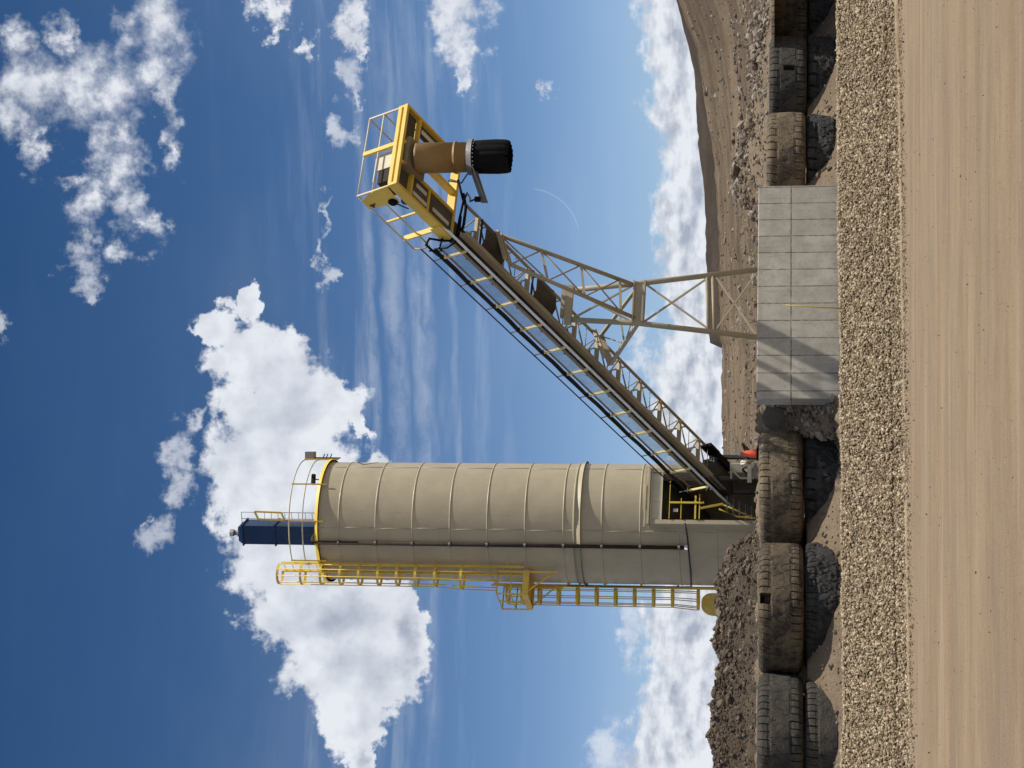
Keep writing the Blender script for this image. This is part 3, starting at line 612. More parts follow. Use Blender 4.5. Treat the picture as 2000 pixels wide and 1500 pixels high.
# ------------------------------------------------------------------ tyres lying flat, two high
def tyre(name, c, z0, h, lugs, seed, mat, depth=.075, holes=(), worn=False, wide=.27, tilt=(0, 0), radius=TR):
    """a big tyre lying flat: shoulder lugs parted by slits, a broken groove between shoulder and middle, short cuts in the middle"""
    g = np.random.default_rng(seed); hh = h / 2; C8 = 8 if worn else 10
    zz = [-.90, -.84, -.76, -.66, -.56, 1 - 2 * wide - .98 + .02, -.42, -.36, -.24, -.12, 0, .12, .24, .36, .42, .98 - 1 + 2 * wide - .02, .56, .66, .76, .84, .90]
    zz = sorted(set(round(q, 3) for q in zz))
    def rad(a): a = abs(a); return radius + .008 - .03 * max(0, a - .35) ** 1.5 - (1.9 * max(0, a - .70) ** 2.0)
    outer = [(q * hh, rad(q)) for q in zz]
    low = [(-hh * .55, .80), (-hh * .72, .86), (-hh * .86, 1.05), (-hh * .97, 1.30), (-hh * .985, radius - .28), (-hh * .95, radius - .14)]
    prof = low + outer + [(-a, b) for a, b in reversed(low)]
    n = lugs * C8; ph = np.arange(n) * 2 * math.pi / n; lug = np.arange(n) // C8; sub = np.arange(n) % C8
    dps = depth * g.uniform(.5, 1.25, (2, lugs)); cut = g.random((3, lugs)); lob = g.normal(0, 1, (2, lugs)); wn_ = g.random(lugs)
    V_ = np.zeros((len(prof), n, 3)); zg = 1 - 2 * wide
    for i, (z, r) in enumerate(prof):
        rr_ = np.full(n, r); ang = ph.copy(); a = abs(z) / hh; s_ = 0 if z < 0 else 1
        if len(low) <= i < len(low) + len(outer):
            off = 0 if z < 0 else C8 // 2
            sb = (sub + off) % C8; lg = ((np.arange(n) + off) // C8) % lugs
            if a > zg - .03:                         # shoulder lugs
                rr_ = rr_ - np.where(sb == 0, dps[s_, lg], 0) + (lob[s_, lg] * (.012 if worn else .003))
                ang = ang + np.where(sb == 0, .0, 0) + (a - zg) * .25 * 2 * math.pi / lugs * (1 if s_ else -1)
                if worn: rr_ = rr_ - np.where((wn_[lg] < .22) & (a > .6), .06, 0)
            if abs(a - zg) < .045: rr_ = rr_ - np.where(wn_[lg] < (.55 if worn else .8), depth * (.42 if worn else .16), .0)   # groove beside the lugs
            if a < zg - .05:                         # middle: cuts that do not line up
                k = int(abs(z) / hh * 4.2) % 3; zig = (sub + int(i * 1.7)) % C8
                rr_ = rr_ - np.where((cut[k, lug] < .3) & (zig == 0), depth * (.25 if not worn else .5), 0)
            rr_ = rr_ + fbm(ph * 5, ph * 0 + z * 3 + seed, 4, seed) * (.075 if worn else .022)
            if worn: rr_ = rr_ + fbm(ph * 26, ph * 0 + z * 14 + seed, 3, seed + 9) * .03
            for (ha_, hw_, zl_, zh_, hd) in holes:
                dphi = np.abs((ph - ha_ + math.pi) % (2 * math.pi) - math.pi)
                if zl_ <= z <= zh_: rr_ = np.where(dphi < hw_, rr_ - hd, rr_)
        V_[i, :, 0] = rr_ * np.sin(ang); V_[i, :, 1] = -rr_ * np.cos(ang); V_[i, :, 2] = z
    if worn: V_[:, :, 2] += .03 * fbm(ph * 3, ph * 0 + seed, 3, seed + 3)[None, :] * np.sign(np.array([p[0] for p in prof]))[:, None]
    v = V_.reshape(-1, 3)
    f = [(i * n + k, i * n + (k + 1) % n, (i + 1) * n + (k + 1) % n, (i + 1) * n + k) for i in range(len(prof) - 1) for k in range(n)]
    b = len(v); inn = [(-hh * .45, .84), (-hh * .7, 1.15), (-hh * .72, radius - .35), (0, radius - .28), (hh * .72, radius - .35), (hh * .7, 1.15), (hh * .45, .84)]
    vi = np.concatenate([np.stack([r * np.sin(ph), -r * np.cos(ph), ph * 0 + z], 1) for z, r in inn])
    fi = [(b + i * n + k, b + (i + 1) * n + k, b + (i + 1) * n + (k + 1) % n, b + i * n + (k + 1) % n) for i in range(len(inn) - 1) for k in range(n)]
    top = len(prof) - 1
    fi += [(k, b + k, b + (k + 1) % n, (k + 1) % n) for k in range(n)]
    fi += [(top * n + k, top * n + (k + 1) % n, b + 6 * n + (k + 1) % n, b + 6 * n + k) for k in range(n)]
    o = npmesh(name, np.concatenate([v, vi]), np.array(f + fi), mat)
    o.location = (c[0], c[1], z0 + hh); o.rotation_euler = (R_(tilt[0]), R_(tilt[1]), g.uniform(-.03, .03))
    return o
RUB = [material('dusty_rubber', f_rubber((.032, .029, .026), (.185, .142, .09), .95), .8, 0, .25),
       material('grey_rubber', f_rubber((.03, .03, .03), (.125, .108, .082), .7), .75, 0, .3),
       material('dark_rubber', f_rubber((.015, .0155, .016), (.078, .074, .067), .8), .7, 0, .3),
       material('tan_rubber', f_rubber((.07, .06, .05), (.25, .195, .125), 1.0), .85, 0, .2)]
TB = [.16, .16, .16, .06, .0, -.04]; TH_ = 1.235
ULAB = ['grey tyre with a long slit, nearest the camera, upper tyre at the far left', 'dusty brown tyre with a square hole in its tread edge, upper of its pair', 'dusty brown tyre right below the orange cone, upper of its pair',
        'upper dusty tyre pressed against the right end of the concrete wall', 'dusty tyre with a ragged hole torn in the middle of its tread', 'upper tyre cut by the right end of the view, with a pale scuff']
LLAB = ['grey brown half buried tyre under the slit tyre at the far left', 'black ragged half buried tyre under the one with the square hole', 'black tyre with a scalloped grey rim under the tyre below the cone',
        'ragged dark tyre with a rusty split beside the wall end, lower of its pair', 'dark tyre with big shiny lugs under the tyre with the ragged hole', 'black tyre in deep shade, lower of the pair farthest right']
def facing(c): return math.atan2(-c[0], -c[1])     # unused helper angle
for i, c in enumerate(TY):
    az = math.atan2(c[0], c[1])                    # angle of view; tread angle 0 faces -Y
    holes = ()
    if i == 1: holes = ((-az + .12, .078, .30, .53, .5),)
    if i == 4: holes = ((-az + .62 - .2, .05, -.15, .12, .45),)
    up = tyre('tyre', c, TB[i] + TH_ + .012, TH_, (54, 52, 56, 44, 46, 46)[i], 100 + i, RUB[(1, 0, 3, 3, 1, 0)[i]], holes=holes, tilt=((0, 0), (.4, .3), (-.3, -.6), (.2, .5), (0, .4), (0, .3))[i])
    tag(up, ULAB[i], 'tyre', 'tyres stacked along the bank')
    lo = tyre('tyre', (c[0] + (.0, .05, .06, -.05, .03, .0)[i], c[1] + (.05, .12, .22, .12, .14, .16)[i]), TB[i], TH_, (54, 60, 34, 30, 26, 30)[i], 200 + i, RUB[(1, 2, 2, 2, 2, 2)[i]], depth=(.07, .06, .11, .12, .13, .10)[i], worn=i > 0, radius=TR - (.03, .05, .06, .05, .06, .05)[i])
    tag(lo, LLAB[i], 'tyre', 'tyres stacked along the bank')

# ------------------------------------------------------------------ concrete wall
wroot = MB()
def wl(x, y, z): p = WL0 + WD * x - WNn * y; return (p[0], p[1], z)
b = .018
wroot.hexa([wl(0, 0, -.3), wl(WLEN, 0, -.3), wl(WLEN, WT, -.3), wl(0, WT, -.3), wl(0, 0, WTOP - b), wl(WLEN, 0, WTOP - b), wl(WLEN, WT, WTOP - b), wl(0, WT, WTOP - b)])
wroot.hexa([wl(0, 0, WTOP - b), wl(WLEN, 0, WTOP - b), wl(WLEN, WT, WTOP - b), wl(0, WT, WTOP - b), wl(b, b, WTOP), wl(WLEN - b, b, WTOP), wl(WLEN - b, WT - b, WTOP), wl(b, WT - b, WTOP)])
wme = MB(); 
for p in wroot.v:
    q = np.array(p[:2]) - WL0; wme.v.append((q @ WD, -(q @ WNn), p[2]))
wme.f = wroot.f; wme.sm = wroot.sm
wo_ = wme.build('concrete_wall', MT['conc']); wo_.location = (WL0[0], WL0[1], 0); wo_.rotation_euler = (0, 0, WA)
tag(wo_, 'pale grey cast concrete wall with rectangular form panel marks between the tyre stacks', 'wall')
# broken slab and boulders in the notch between wall and tyre
sl = MB(); c0 = at(1517, 818, 52.2)
sl.plate([c0 + (-.6, .05, -.5), c0 + (.30, .02, -.36), c0 + (.34, .12, .30), c0 + (.05, .15, .42), c0 + (-.2, .13, .30), c0 + (-.5, .12, -.05)], (-.25, -1, .22), .16)
tag(sl.build('concrete_slab', MT['slab']), 'broken grey concrete slab leaning in the gap left of the wall', 'slab')
BLAB = ['tan boulder in the gap between wall and tyre, under the slab', 'small brown boulder at the foot of the wall end']
for j, (p, s_) in enumerate(((at(1588, 826, 51.3), .36), (at(1630, 800, 50.5), .22))):
    g = np.random.default_rng(300 + j); u_ = []
    nlat, nlon = 14, 22; vv = []; ff = []
    for a_ in range(nlat + 1):
        for b_ in range(nlon):
            t_ = math.pi * a_ / nlat; q_ = 2 * math.pi * b_ / nlon; d_ = np.array([math.sin(t_) * math.cos(q_), math.sin(t_) * math.sin(q_), math.cos(t_)])
            k_ = 1 + .5 * float(fbm(np.array([d_[0] * 2 + j * 5]), np.array([d_[1] * 2 + d_[2] * 3]), 5, 77, .65)[0])
            k_ *= 1 - .25 * max(0, d_ @ np.array([.3, -.8, .5]) - .6)
            vv.append(p + d_ * s_ * k_ * np.array([1.2, .9, .8]))
    for a_ in range(nlat):
        for b_ in range(nlon): ff.append((a_ * nlon + b_, (a_ + 1) * nlon + b_, (a_ + 1) * nlon + (b_ + 1) % nlon, a_ * nlon + (b_ + 1) % nlon))
    bm_ = MB(); bm_.add(vv, ff, False)
    tag(bm_.build('boulder', MT['bank']), BLAB[j], 'boulder')

# marker rod on the berm crest
p0 = at(1646, 604, 29.4); p1 = at(1534, 596, 29.35)
rd = MB().tube([p0 - (0, 0, .15), p1], .011, 8)
ro = rd.build('marker_rod', MT['rod']); tag(ro, 'thin yellow marker rod standing on the gravel berm in front of the wall', 'marker')

# ------------------------------------------------------------------ silo
SC = np.array([-5.09, 65.0]); SR = 2.17; SA = math.atan2(5.09, 65)
def sp(phi, r, z):                                 # phi in degrees from the side facing the camera, positive to the right
    a = R_(phi) + SA; return np.array([SC[0] + r * math.sin(a), SC[1] - r * math.cos(a), z])
def zs(px, r=SR): return float(at(px, 1024, 65 - r)[2])
PADZ = 2.55
ZR = zs(622)                                        # eave
seams = [zs(p) for p in (661, 733, 805, 878, 951, 1025, 1100, 1175, 1250, 1326)] + [zs(1326) - 1.33 * k for k in (1, 2)]
silo = empty('silo', (SC[0], SC[1], PADZ))
tag(silo, 'tall tan steel silo with a dark doorway at its foot', 'silo')
DOOR = (2.0, 50.0); DZ = zs(1290)
sh = MB(); rows = [(PADZ - .3, SR)]
for z in sorted(seams):
    if z < PADZ: continue
    rows += [(z - .04, SR), (z - .026, SR), (z - .013, SR + .018), (z + .013, SR + .018), (z + .026, SR), (z + .04, SR)]
rows += [(DZ, SR), (ZR, SR)]; rows = sorted(set(rows))
NP = 180; vs = []; 
for (z, r) in rows: vs += [sp(360 * k / NP - 180, r, z) for k in range(NP)]
fs = []
for i in range(len(rows) - 1):
    for k in range(NP):
        ph = 360 * (k + .5) / NP - 180
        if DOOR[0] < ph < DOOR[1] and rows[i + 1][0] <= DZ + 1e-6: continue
        fs.append((i * NP + k, i * NP + (k + 1) % NP, (i + 1) * NP + (k + 1) % NP, (i + 1) * NP + k))
sh.add(vs, fs, True)
# upright weld beads, staggered from course to course
zz = sorted([PADZ] + [z for z in seams if z > PADZ] + [ZR])
for i in range(len(zz) - 1):
    for ph in ((64, -7, -120) if i % 2 == 0 else (64.5, -6.4, 150)):
        if DOOR[0] < ph < DOOR[1] and zz[i + 1] < DZ: continue
        sh.tube([sp(ph, SR + .004, zz[i] + .03), sp(ph, SR + .004, zz[i + 1] - .03)], .012, 6)
sh.build('shell', MT['tan'], silo)
rf_ = MB().lathe([(SR + .0, ZR - .001), (SR - .02, ZR + .02), (.25, ZR + .35), (.02, ZR + .36)], (SC[0], SC[1], 0), 96, cap=False); rf_.build('roof', MT['tan'], silo)
rg = MB(); za = zs(1133); zb = zs(1121)
rg.lathe([(SR + .004, za), (SR + .105, za), (SR + .105, za + .02), (SR + .02, za + .05), (SR + .02, zb), (SR + .06, zb + .02), (SR + .004, zb + .05)], (SC[0], SC[1], 0), 120, cap=False)
rg.build('stiffener_ring', MT['tan'], silo)
for zl in (zs(1117),): pass
# eave ring in yellow, guard rail
rim = MB(); zt = ZR
rim.lathe([(SR - .05, zt + .02), (SR + .11, zt + .02), (SR + .11, zt + .13), (SR + .09, zt + .13), (SR + .09, zt + .05), (SR - .05, zt + .05)], (SC[0], SC[1], 0), 120, cap=False)
rim.build('roof_kerb', MT['yellow'], silo)
def arc(r, z, a0, a1, n=60): return [sp(a0 + (a1 - a0) * i / n, r, z) for i in range(n + 1)]
gr = MB(); RG = SR + .09
for h in (.58, 1.08): gr.tube(arc(RG, ZR + h, -41, 92, 60), .024, 8)
gro = gr.build('guard_rail', MT['cream'], silo)
for ph in (-40, -1, 35, 84): MB().bar(sp(ph, RG + .02, ZR - .2), sp(ph, RG + .02, ZR + 1.1), .05, .05).build('rail_post', MT['yellow'], gro)
# filling pipe up the front
PP = -20.5; pz0 = zs(1336, SR + .1); fp = MB().tube([sp(PP, SR + .11, pz0), sp(PP, SR + .11, ZR + .05)], .062, 12)
fp.tube([sp(PP, SR + .11, ZR + .05), sp(PP, SR + .08, ZR + .22), sp(PP, SR - .3, ZR + .32), sp(PP, SR - .9, ZR + .34)], .062, 12)
fpo = fp.build('fill_pipe', MT['pipe'], silo)
for z in seams:
    if z > pz0: MB().lathe([(.075, -.04), (.09, -.04), (.09, .04), (.075, .04)], sp(PP, SR + .11, z), 14).build('pipe_clamp', MT['dark'], fpo)
MB().lathe([(.05, -.1), (.09, -.1), (.09, 0), (.05, .02)], sp(PP, SR + .11, pz0 - .02), 14).build('coupling', MT['galv'], fpo)
MB().tube([sp(PP - 2.6, SR + .03, pz0 - .05), sp(PP - 2.6, SR + .03, ZR)], .012, 6).build('conduit', MT['dark'], silo)
# ladders with cages
def ladder(phi, z0, z1, hoops, flare, zbar=None):
    r0 = SR + .11
    c = sp(phi, r0, 0); out = sp(phi, r0 + 1, 0) - c; tan = np.array([-out[1], out[0], 0])
    lm = MB()
    for s_ in (-.22, .22): lm.bar(c + tan * s_ + (0, 0, z0), c + tan * s_ + (0, 0, z1), .045, .07, out)
    z = z0 + .15
    while z < z1: lm.tube([c - tan * .22 + (0, 0, z), c + tan * .22 + (0, 0, z)], .012, 6); z += .3
    z = z0 + .6
    while z < min(z1, ZR): 
        for s_ in (-.22, .22): lm.bar(c + tan * s_ + (0, 0, z), c + tan * s_ - out * .2 + (0, 0, z), .04, .05)
        z += 1.33
    lo_ = lm.build('ladder', MT['yellow'], silo)
    def hp(a, k): return c + tan * (math.sin(a) * .37 * k) + out * ((.33 - .38 * math.cos(a)) * 1.0 * (1 if k == 1 else 1.12))
    fl = lambda z: 1.0 if z > z0 + flare else 1.0 + .32 * (z0 + flare - z) / flare if flare else 1.0
    for z in hoops:
        k = fl(z); ang = [R_(35 + 290 * i / 20) for i in range(21)]; pts = [hp(a, k) + (0, 0, z) for a in ang]
        hm = MB()
        for p, q in zip(pts[:-1], pts[1:]):
            n_ = np.cross(q - p, (0, 0, 1)); hm.bar(p, q, .014, .09)
        hm.build('cage_hoop', MT['yellow'], lo_)
    zb_, zt_ = min(hoops), max(hoops)
    for a in (60, 100, 140, 180, 220, 260, 300):
        zl = ([zbar] if zbar else []) + [zb_, z0 + flare, zt_]
        MB().tube([hp(R_(a), fl(z)) + (0, 0, z) for z in zl], .018, 6).build('cage_bar', MT['yellow'], lo_)
    return lo_
def zl(px): return float(at(px, 1125, 64.0)[2])
ladder(-48.5, zl(1030), zl(562), [zl(p) for p in (560, 604, 642, 679, 715, 752, 788, 824, 861, 912)], zl(862) - zl(1030), zl(978))
def zl2(px): return float(at(px, 1160, 65.0)[2])
ladder(-93, PADZ, zl2(962), [zl2(p) for p in (993, 1022, 1055, 1092, 1129, 1166, 1203, 1240, 1277, 1314, 1364)], zl2(1316) - PADZ)
# resting platform between the ladders
rp = MB(); zf = zl(1034)
cpl = sp(-66, SR + .42, zf); o_ = sp(-66, SR + 1.42, zf) - cpl; t_ = np.array([-o_[1], o_[0], 0])
ax3 = (t_, o_, (0, 0, 1))
rp.box(cpl + o_ * .05, (1.5, .9, .05), ax3)
for s_ in (-.75, .75): rp.bar(cpl + t_ * s_ - o_ * .4, cpl + t_ * s_ + o_ * .5, .04, .22)
rp.bar(cpl + t_ * -.75 + o_ * .5, cpl + t_ * .75 + o_ * .5, .04, .22)
rpo = rp.build('rest_platform', MT['yellow'], silo)
tag(rpo, 'yellow rest platform with railing between the two ladders')
rr2 = MB()
for h in (.52, 1.02):
    rr2.tube([cpl - t_ * .75 - o_ * .35 + (0, 0, h), cpl - t_ * .75 + o_ * .5 + (0, 0, h), cpl + t_ * .75 + o_ * .5 + (0, 0, h), cpl + t_ * .75 - o_ * .35 + (0, 0, h)], .025, 8)
rr2.build('railing', MT['yellow'], rpo)
for s_, q_ in ((-.75, .5), (0, .5), (.75, .5), (.75, -.35), (-.75, -.35)): MB().bar(cpl + t_ * s_ + o_ * q_, cpl + t_ * s_ + o_ * q_ + (0, 0, 1.04), .05, .05).build('rail_post', MT['yellow'], rpo)
for s_ in (-.72, .72):
    MB().bar(cpl + t_ * s_ + o_ * .45, cpl + t_ * s_ * .85 - o_ * .38 + (0, 0, -.95), .05, .05).build('bracket', MT['yellow'], rpo)
    MB().bar(cpl + t_ * s_ - o_ * .36 + (0, 0, .3), cpl + t_ * s_ - o_ * .36 + (0, 0, -1.15), .06, .06).build('wall_bar', MT['yellow'], rpo)
# ladder gate: rounded sheet with holes round its edge
gcen = sp(-93, SR + .62, zl2(1394)); gd = sp(-93, 1, 0) - sp(-93, 0, 0); gt = np.array([gd[0], gd[1], 0])
gm = MB(); pl = [(-.34, -.9)] + [(-.34, .1)] + [(-.34 + .34 * (1 - math.cos(R_(a))) , .1 + .34 * math.sin(R_(a))) for a in range(10, 90, 10)] + [(.12 + .36 * math.sin(R_(a)), -.02 + .46 * math.cos(R_(a))) for a in range(0, 91, 10)] + [(.48, -.9)]
gm.plate([gcen + gt * p[0] + np.array([0, 0, p[1]]) for p in pl], (gt[1], -gt[0], 0), .02)
go_ = gm.build('ladder_gate', MT['yellow'], silo)
for (a, b_) in [(-.25, .0), (-.25, -.12), (-.25, -.24), (-.25, -.36), (-.2, .18), (.38, -.3), (.37, -.16), (.34, -.02), (.28, .12), (.2, .24), (.38, -.44)]:
    cc = gcen + gt * a + np.array([0, 0, b_]); nn = np.array([gt[1], -gt[0], 0])
    MB().lathe([(.035, -.014), (.035, .014)], cc, 10, nn).build('punched_hole', MT['white'], go_)
# door surround: flat box frame standing off the curved shell
fd = sp(26, 1, 0) - sp(26, 0, 0); ft = np.array([-fd[1], fd[0], 0])
def dp(x, d, z): p = np.array([SC[0], SC[1], 0]) + ft * x + fd * (SR + d); p[2] = z; return p
df = MB(); zh = zs(1268); hw = .93
for s_ in (-1, 1):
    df.hexa([dp(s_ * hw, -.5, PADZ - .2), dp(s_ * hw, .13, PADZ - .2), dp(s_ * (hw + .16), .13, PADZ - .2), dp(s_ * (hw + .16), -.75, PADZ - .2), dp(s_ * hw, -.5, zh), dp(s_ * hw, .13, zh), dp(s_ * (hw + .16), .13, zh), dp(s_ * (hw + .16), -.75, zh)])
df.bar(dp(-hw - .2, .1, zh + .03), dp(hw + .2, .1, zh + .03), .2, .07)
df.box(dp(0, -.2, zh - .02), (2 * hw + .3, .6, .05), (ft, fd, (0, 0, 1)))
df.bar(dp(-hw - .26, .02, zh + .16), dp(hw + .26, .02, zh + .16), .1, .05)
dfo = df.build('door_frame', MT['tan'], silo)
rl = MB()
rl.box(dp(0, .05, zh - .22), (2 * hw - .04, .05, .34), (ft, fd, (0, 0, 1)))
for x in (-hw + .05, -.2, hw - .05): rl.bar(dp(x, .09, zh - .42), dp(x, .09, zh - .03), .04, .04)
for z in (-.42, -.06): rl.bar(dp(-hw, .1, zh + z), dp(hw, .1, zh + z), .04, .05)
rl.build('roller_shutter', MT['cream'], dfo)
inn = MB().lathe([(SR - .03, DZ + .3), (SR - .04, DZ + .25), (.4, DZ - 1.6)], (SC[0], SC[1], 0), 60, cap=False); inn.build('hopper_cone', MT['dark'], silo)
# faded emblem painted on the right side of the shell
em = MB(); zc = float(at(718, 910, 65)[2])
def eq(p, z): return sp(p, SR + .004, z)
for (p0_, z0_, p1_, z1_) in [(83, zc + .36, 71, zc), (71, zc, 83, zc - .42), (83, zc + .36, 100, zc), (100, zc, 83, zc - .42)]:
    n_ = 6
    for i in range(n_):
        a0 = p0_ + (p1_ - p0_) * i / n_; a1 = p0_ + (p1_ - p0_) * (i + 1) / n_; b0 = z0_ + (z1_ - z0_) * i / n_; b1 = z0_ + (z1_ - z0_) * (i + 1) / n_
        em.add([eq(a0, b0 - .04), eq(a1, b1 - .04), eq(a1, b1 + .04), eq(a0, b0 + .04)], [(0, 1, 2, 3)])
em.build('emblem', MT['pipe'], silo)
# switch box on its post, lamp on the roof edge
tb = empty('junction_box', sp(86, RG + .05, ZR - .2)); tag(tb, 'grey box on a post at the top right edge of the silo', 'junction box')
MB().bar(sp(86, RG + .07, ZR - .25), sp(86, RG + .07, ZR + .75), .05, .05).build('post', MT['dark'], tb)
MB().box(sp(88, RG + .17, ZR + .92), (.26, .34, .34)).build('box', MT['boxgrey'], tb)
mm = MB(); 
for h in (.15, .3, .42): mm.bar(sp(86, RG + .05, ZR + h), sp(92, RG + .22, ZR + h), .03, .03)
mm.build('bracket', MT['dark'], tb)
lp = empty('roof_lamp', sp(50, SR - .1, ZR + .05)); tag(lp, 'small black floodlight on the silo roof edge', 'lamp')
MB().tube([sp(46, SR - .1, ZR + .03), sp(46, SR - .1, ZR + .36)], .022, 8).build('stem', MT['grey'], lp)
MB().lathe([(.06, -.2), (.085, -.17), (.085, .17), (.06, .2)], sp(46, SR - .1, ZR + .42), 14, (1, .2, 0)).build('lamp_head', MT['black'], lp)
# dust collector on the roof
dc0 = sp(0, .0, 0); dcx = at(600, 1040, 64.3); dbase = np.array([dcx[0], 64.3, ZR + .1]); dc = empty('dust_collector', dbase)
tag(dc, 'dark blue dust collector box standing on the silo roof', 'dust collector')
dzt = float(at(470, 1040, 64.3)[2]); hwx = .36; dax = np.array([math.cos(.26), -math.sin(.26), 0]); day = np.array([math.sin(.26), math.cos(.26), 0])
def dq(x, y, z): return dbase * (1, 1, 0) + dax * x + day * y + np.array([0, 0, z])
bm = MB(); zb0 = dbase[2]; hexb = lambda z, a, b_: [dq(-a, -b_, z), dq(a, -b_, z), dq(a, b_, z), dq(-a, b_, z)]
bm.hexa(hexb(zb0, hwx, hwx) + hexb(dzt - .18, hwx, hwx)); bm.hexa(hexb(dzt - .18, hwx, hwx) + hexb(dzt, hwx * .75, hwx * .8)); bm.build('body', MT['blue'], dc)
for px in (475, 538):
    z = float(at(px, 1040, 64.0)[2]); MB().box(dq(0, 0, z), (2 * hwx + .1, 2 * hwx + .1, .05), (dax, day, (0, 0, 1))).build('flange', MT['blue'], dc)
fm = MB(); fm.lathe([(.14, 0), (.14, .1), (.09, .12), (.09, .24), (.13, .26), (.13, .40), (.07, .42)], dq(-.05, 0, dzt), 16); fm.build('fan_motor', MT['grey'], dc)
lm = MB()
for x in (.55, .80):
    lm.tube([dq(x, -.1, zb0), dq(x, -.1, float(at(476, 1006, 64.3)[2]))], .012, 6)
ztp = float(at(476, 1006, 64.3)[2])
for i in range(9): lm.tube([dq(.55, -.1, zb0 + .2 + i * .26), dq(.80, -.1, zb0 + .2 + i * .26)], .009, 6)
lm.tube([dq(.35, -.1, ztp), dq(.8, -.1, ztp)], .012, 6); lm.build('ladder', MT['dark'], dc)
cm = MB(); z0_ = float(at(560, 1006, 64.3)[2]); z1_ = float(at(503, 1006, 64.3)[2])
for p, q in [((.52, z0_), (.82, z0_ + .1)), ((.82, z0_ + .1), (.85, z1_)), ((.85, z1_), (.55, z1_ - .12)), ((.55, z1_ - .12), (.52, z0_))]: cm.bar(dq(p[0], -.16, p[1]), dq(q[0], -.16, q[1]), .05, .06)
cm.build('access_door', MT['yellow'], dc)
dk = MB(); dk.lathe([(.55, -.25), (.62, -.2), (.62, 0)], (dbase[0], dbase[1], zb0 + .1), 24); dk.build('mounting_collar', MT['tandark'], dc)
# hose hanging across the silo foot
hp_ = [at(1338, 1022, 62.2), at(1341, 1050, 62.4), at(1344, 1085, 62.7), at(1347, 1115, 63.2), at(1350, 1146, 64.4)]
hs_ = MB().tube([hp_[0], *[p - (0, 0, .03) for p in hp_[1:-1]], hp_[-1]], .03, 8); hs_.tube([hp_[-1], sp(-84, SR + .1, hp_[-1][2] + 2.2), sp(-84, SR + .1, zs(1095))], .018, 6)
tag(hs_.build('hose', MT['cable']), 'black hose strung across the foot of the silo', 'hose')

# ------------------------------------------------------------------ conveyor: local frame s (back to the tail), w (across, away), v (up, square to the belt)
CP = np.array([3.86157056, 50.94565429, 11.03378206]); CU = np.array([.47935998, -.77402087, .41364924]); CWv = np.array([.85016475, .52651676, 0]); CV = np.array([-.21779326, .35167001, .91043633])
SPC = 1.4064
def L(s, w, v): return CP - s * CU + w * CWv + v * CV
def lbox(mb, s0, s1, w0, w1, v0, v1):
    return mb.hexa([L(s0, w0, v0), L(s1, w0, v0), L(s1, w1, v0), L(s0, w1, v0), L(s0, w0, v1), L(s1, w0, v1), L(s1, w1, v1), L(s0, w1, v1)])
tail = L(16, .5, -.5)
cv = empty('conveyor', (tail[0], tail[1], PADZ)); tag(cv, 'long inclined belt conveyor rising from the silo foot, tan frame and yellow head platform', 'conveyor')
def part(name, mb, mat, parent=None, label=None):
    o = mb.build(name, MT[mat], parent or cv)
    if label: o['label'] = label
    return o
NN = 11
sg = MB(); lbox(sg, -.7, 15.9, 0, .03, -.46, -.28); lbox(sg, -.7, 15.9, -.05, .08, -.48, -.455); lbox(sg, -.7, 15.9, -.03, .12, -.28, -.25)
for s_ in np.arange(1.9, 15.5, 2.81): lbox(sg, s_, s_ + .16, -.012, 0, -.45, -.29)
lbox(sg, -.7, 15.9, -.014, 0, -.385, -.375)
part('stringer', sg, 'stringer')
# sloped galvanised belt cover with ribs, in lengths between the posts
cs = MB()
for i in range(-1, NN + 1):
    s0 = i * SPC + .06; s1 = (i + 1) * SPC - .06
    prof = [(-.30, -.36), (-.25, -.295), (-.25, -.285), (-.19, -.215), (-.19, -.205), (-.12, -.13), (-.12, -.12), (-.04, -.03), (.0, -.015)]
    vs = [L(s, a, b_) for s in (s0, s1) for a, b_ in prof]; n_ = len(prof)
    cs.add(vs, [(k, k + 1, n_ + k + 1, n_ + k) for k in range(n_ - 1)])
for i in range(0, NN + 1): cs.plate([L(i * SPC - .05, -.31, -.365), L(i * SPC + .05, -.31, -.365), L(i * SPC + .05, -.01, -.01), L(i * SPC - .05, -.01, -.01)], -.8 * CWv + .6 * CV, .012)
part('belt_cover', cs, 'galv')
bl = MB(); bp = [(.13, .33), (.27, .25), (.42, .23), (.66, .23), (.82, .26), (.98, .36)]
vs = [L(s, a, b_) for s in (-2.7, 15.6) for a, b_ in bp]; bl.add(vs, [(k, k + 1, 7 + k, 6 + k) for k in range(5)])
lbox(bl, -2.6, 15.6, .28, .80, .185, .197); part('belt', bl, 'belt')
fc = MB().tube([L(-.6, 1.1, -.3), L(15.4, 1.1, -.3)], .05, 8); fc.tube([L(-.6, 1.1, .48), L(15.4, 1.1, .48)], .045, 8); part('chord', fc, 'beige')
for i in range(NN + 1):
    s = i * SPC
    cm = MB(); cm.bar(L(s, .03, -.3), L(s, 1.1, -.3), .11, .11, CV); part('cross_member', cm, 'beige')
    idm = MB()
    for a, b_ in (((.10, .33), (.26, .20)), ((.28, .16), (.80, .17)), ((.82, .22), (1.02, .38))): idm.tube([L(s + .5, *a), L(s + .5, *b_)], .045, 8)
    idm.bar(L(s + .5, .1, .14), L(s + .5, 1.1, .30), .05, .05, CV); idm.bar(L(s + .5, 1.1, -.3), L(s + .5, 1.1, .5), .04, .04, CU); part('idler', idm, 'dark')
br = MB()
for i in range(NN):
    s = i * SPC
    a, b_ = ((.05, 1.1) if i % 2 else (1.1, .05)); br.tube([L(s, 1.1, -.3), L(s + SPC * .5, .05, -.3), L(s + SPC, 1.1, -.3)], .027, 6)
    br.tube([L(s, 1.1, -.3), L(s + .3, 1.1, .48)], .022, 6); br.tube([L(s + SPC * .5, .1, -.3), L(s + SPC * .5, 1.1, -.3)], .014, 6)
part('bracing', br, 'beige')
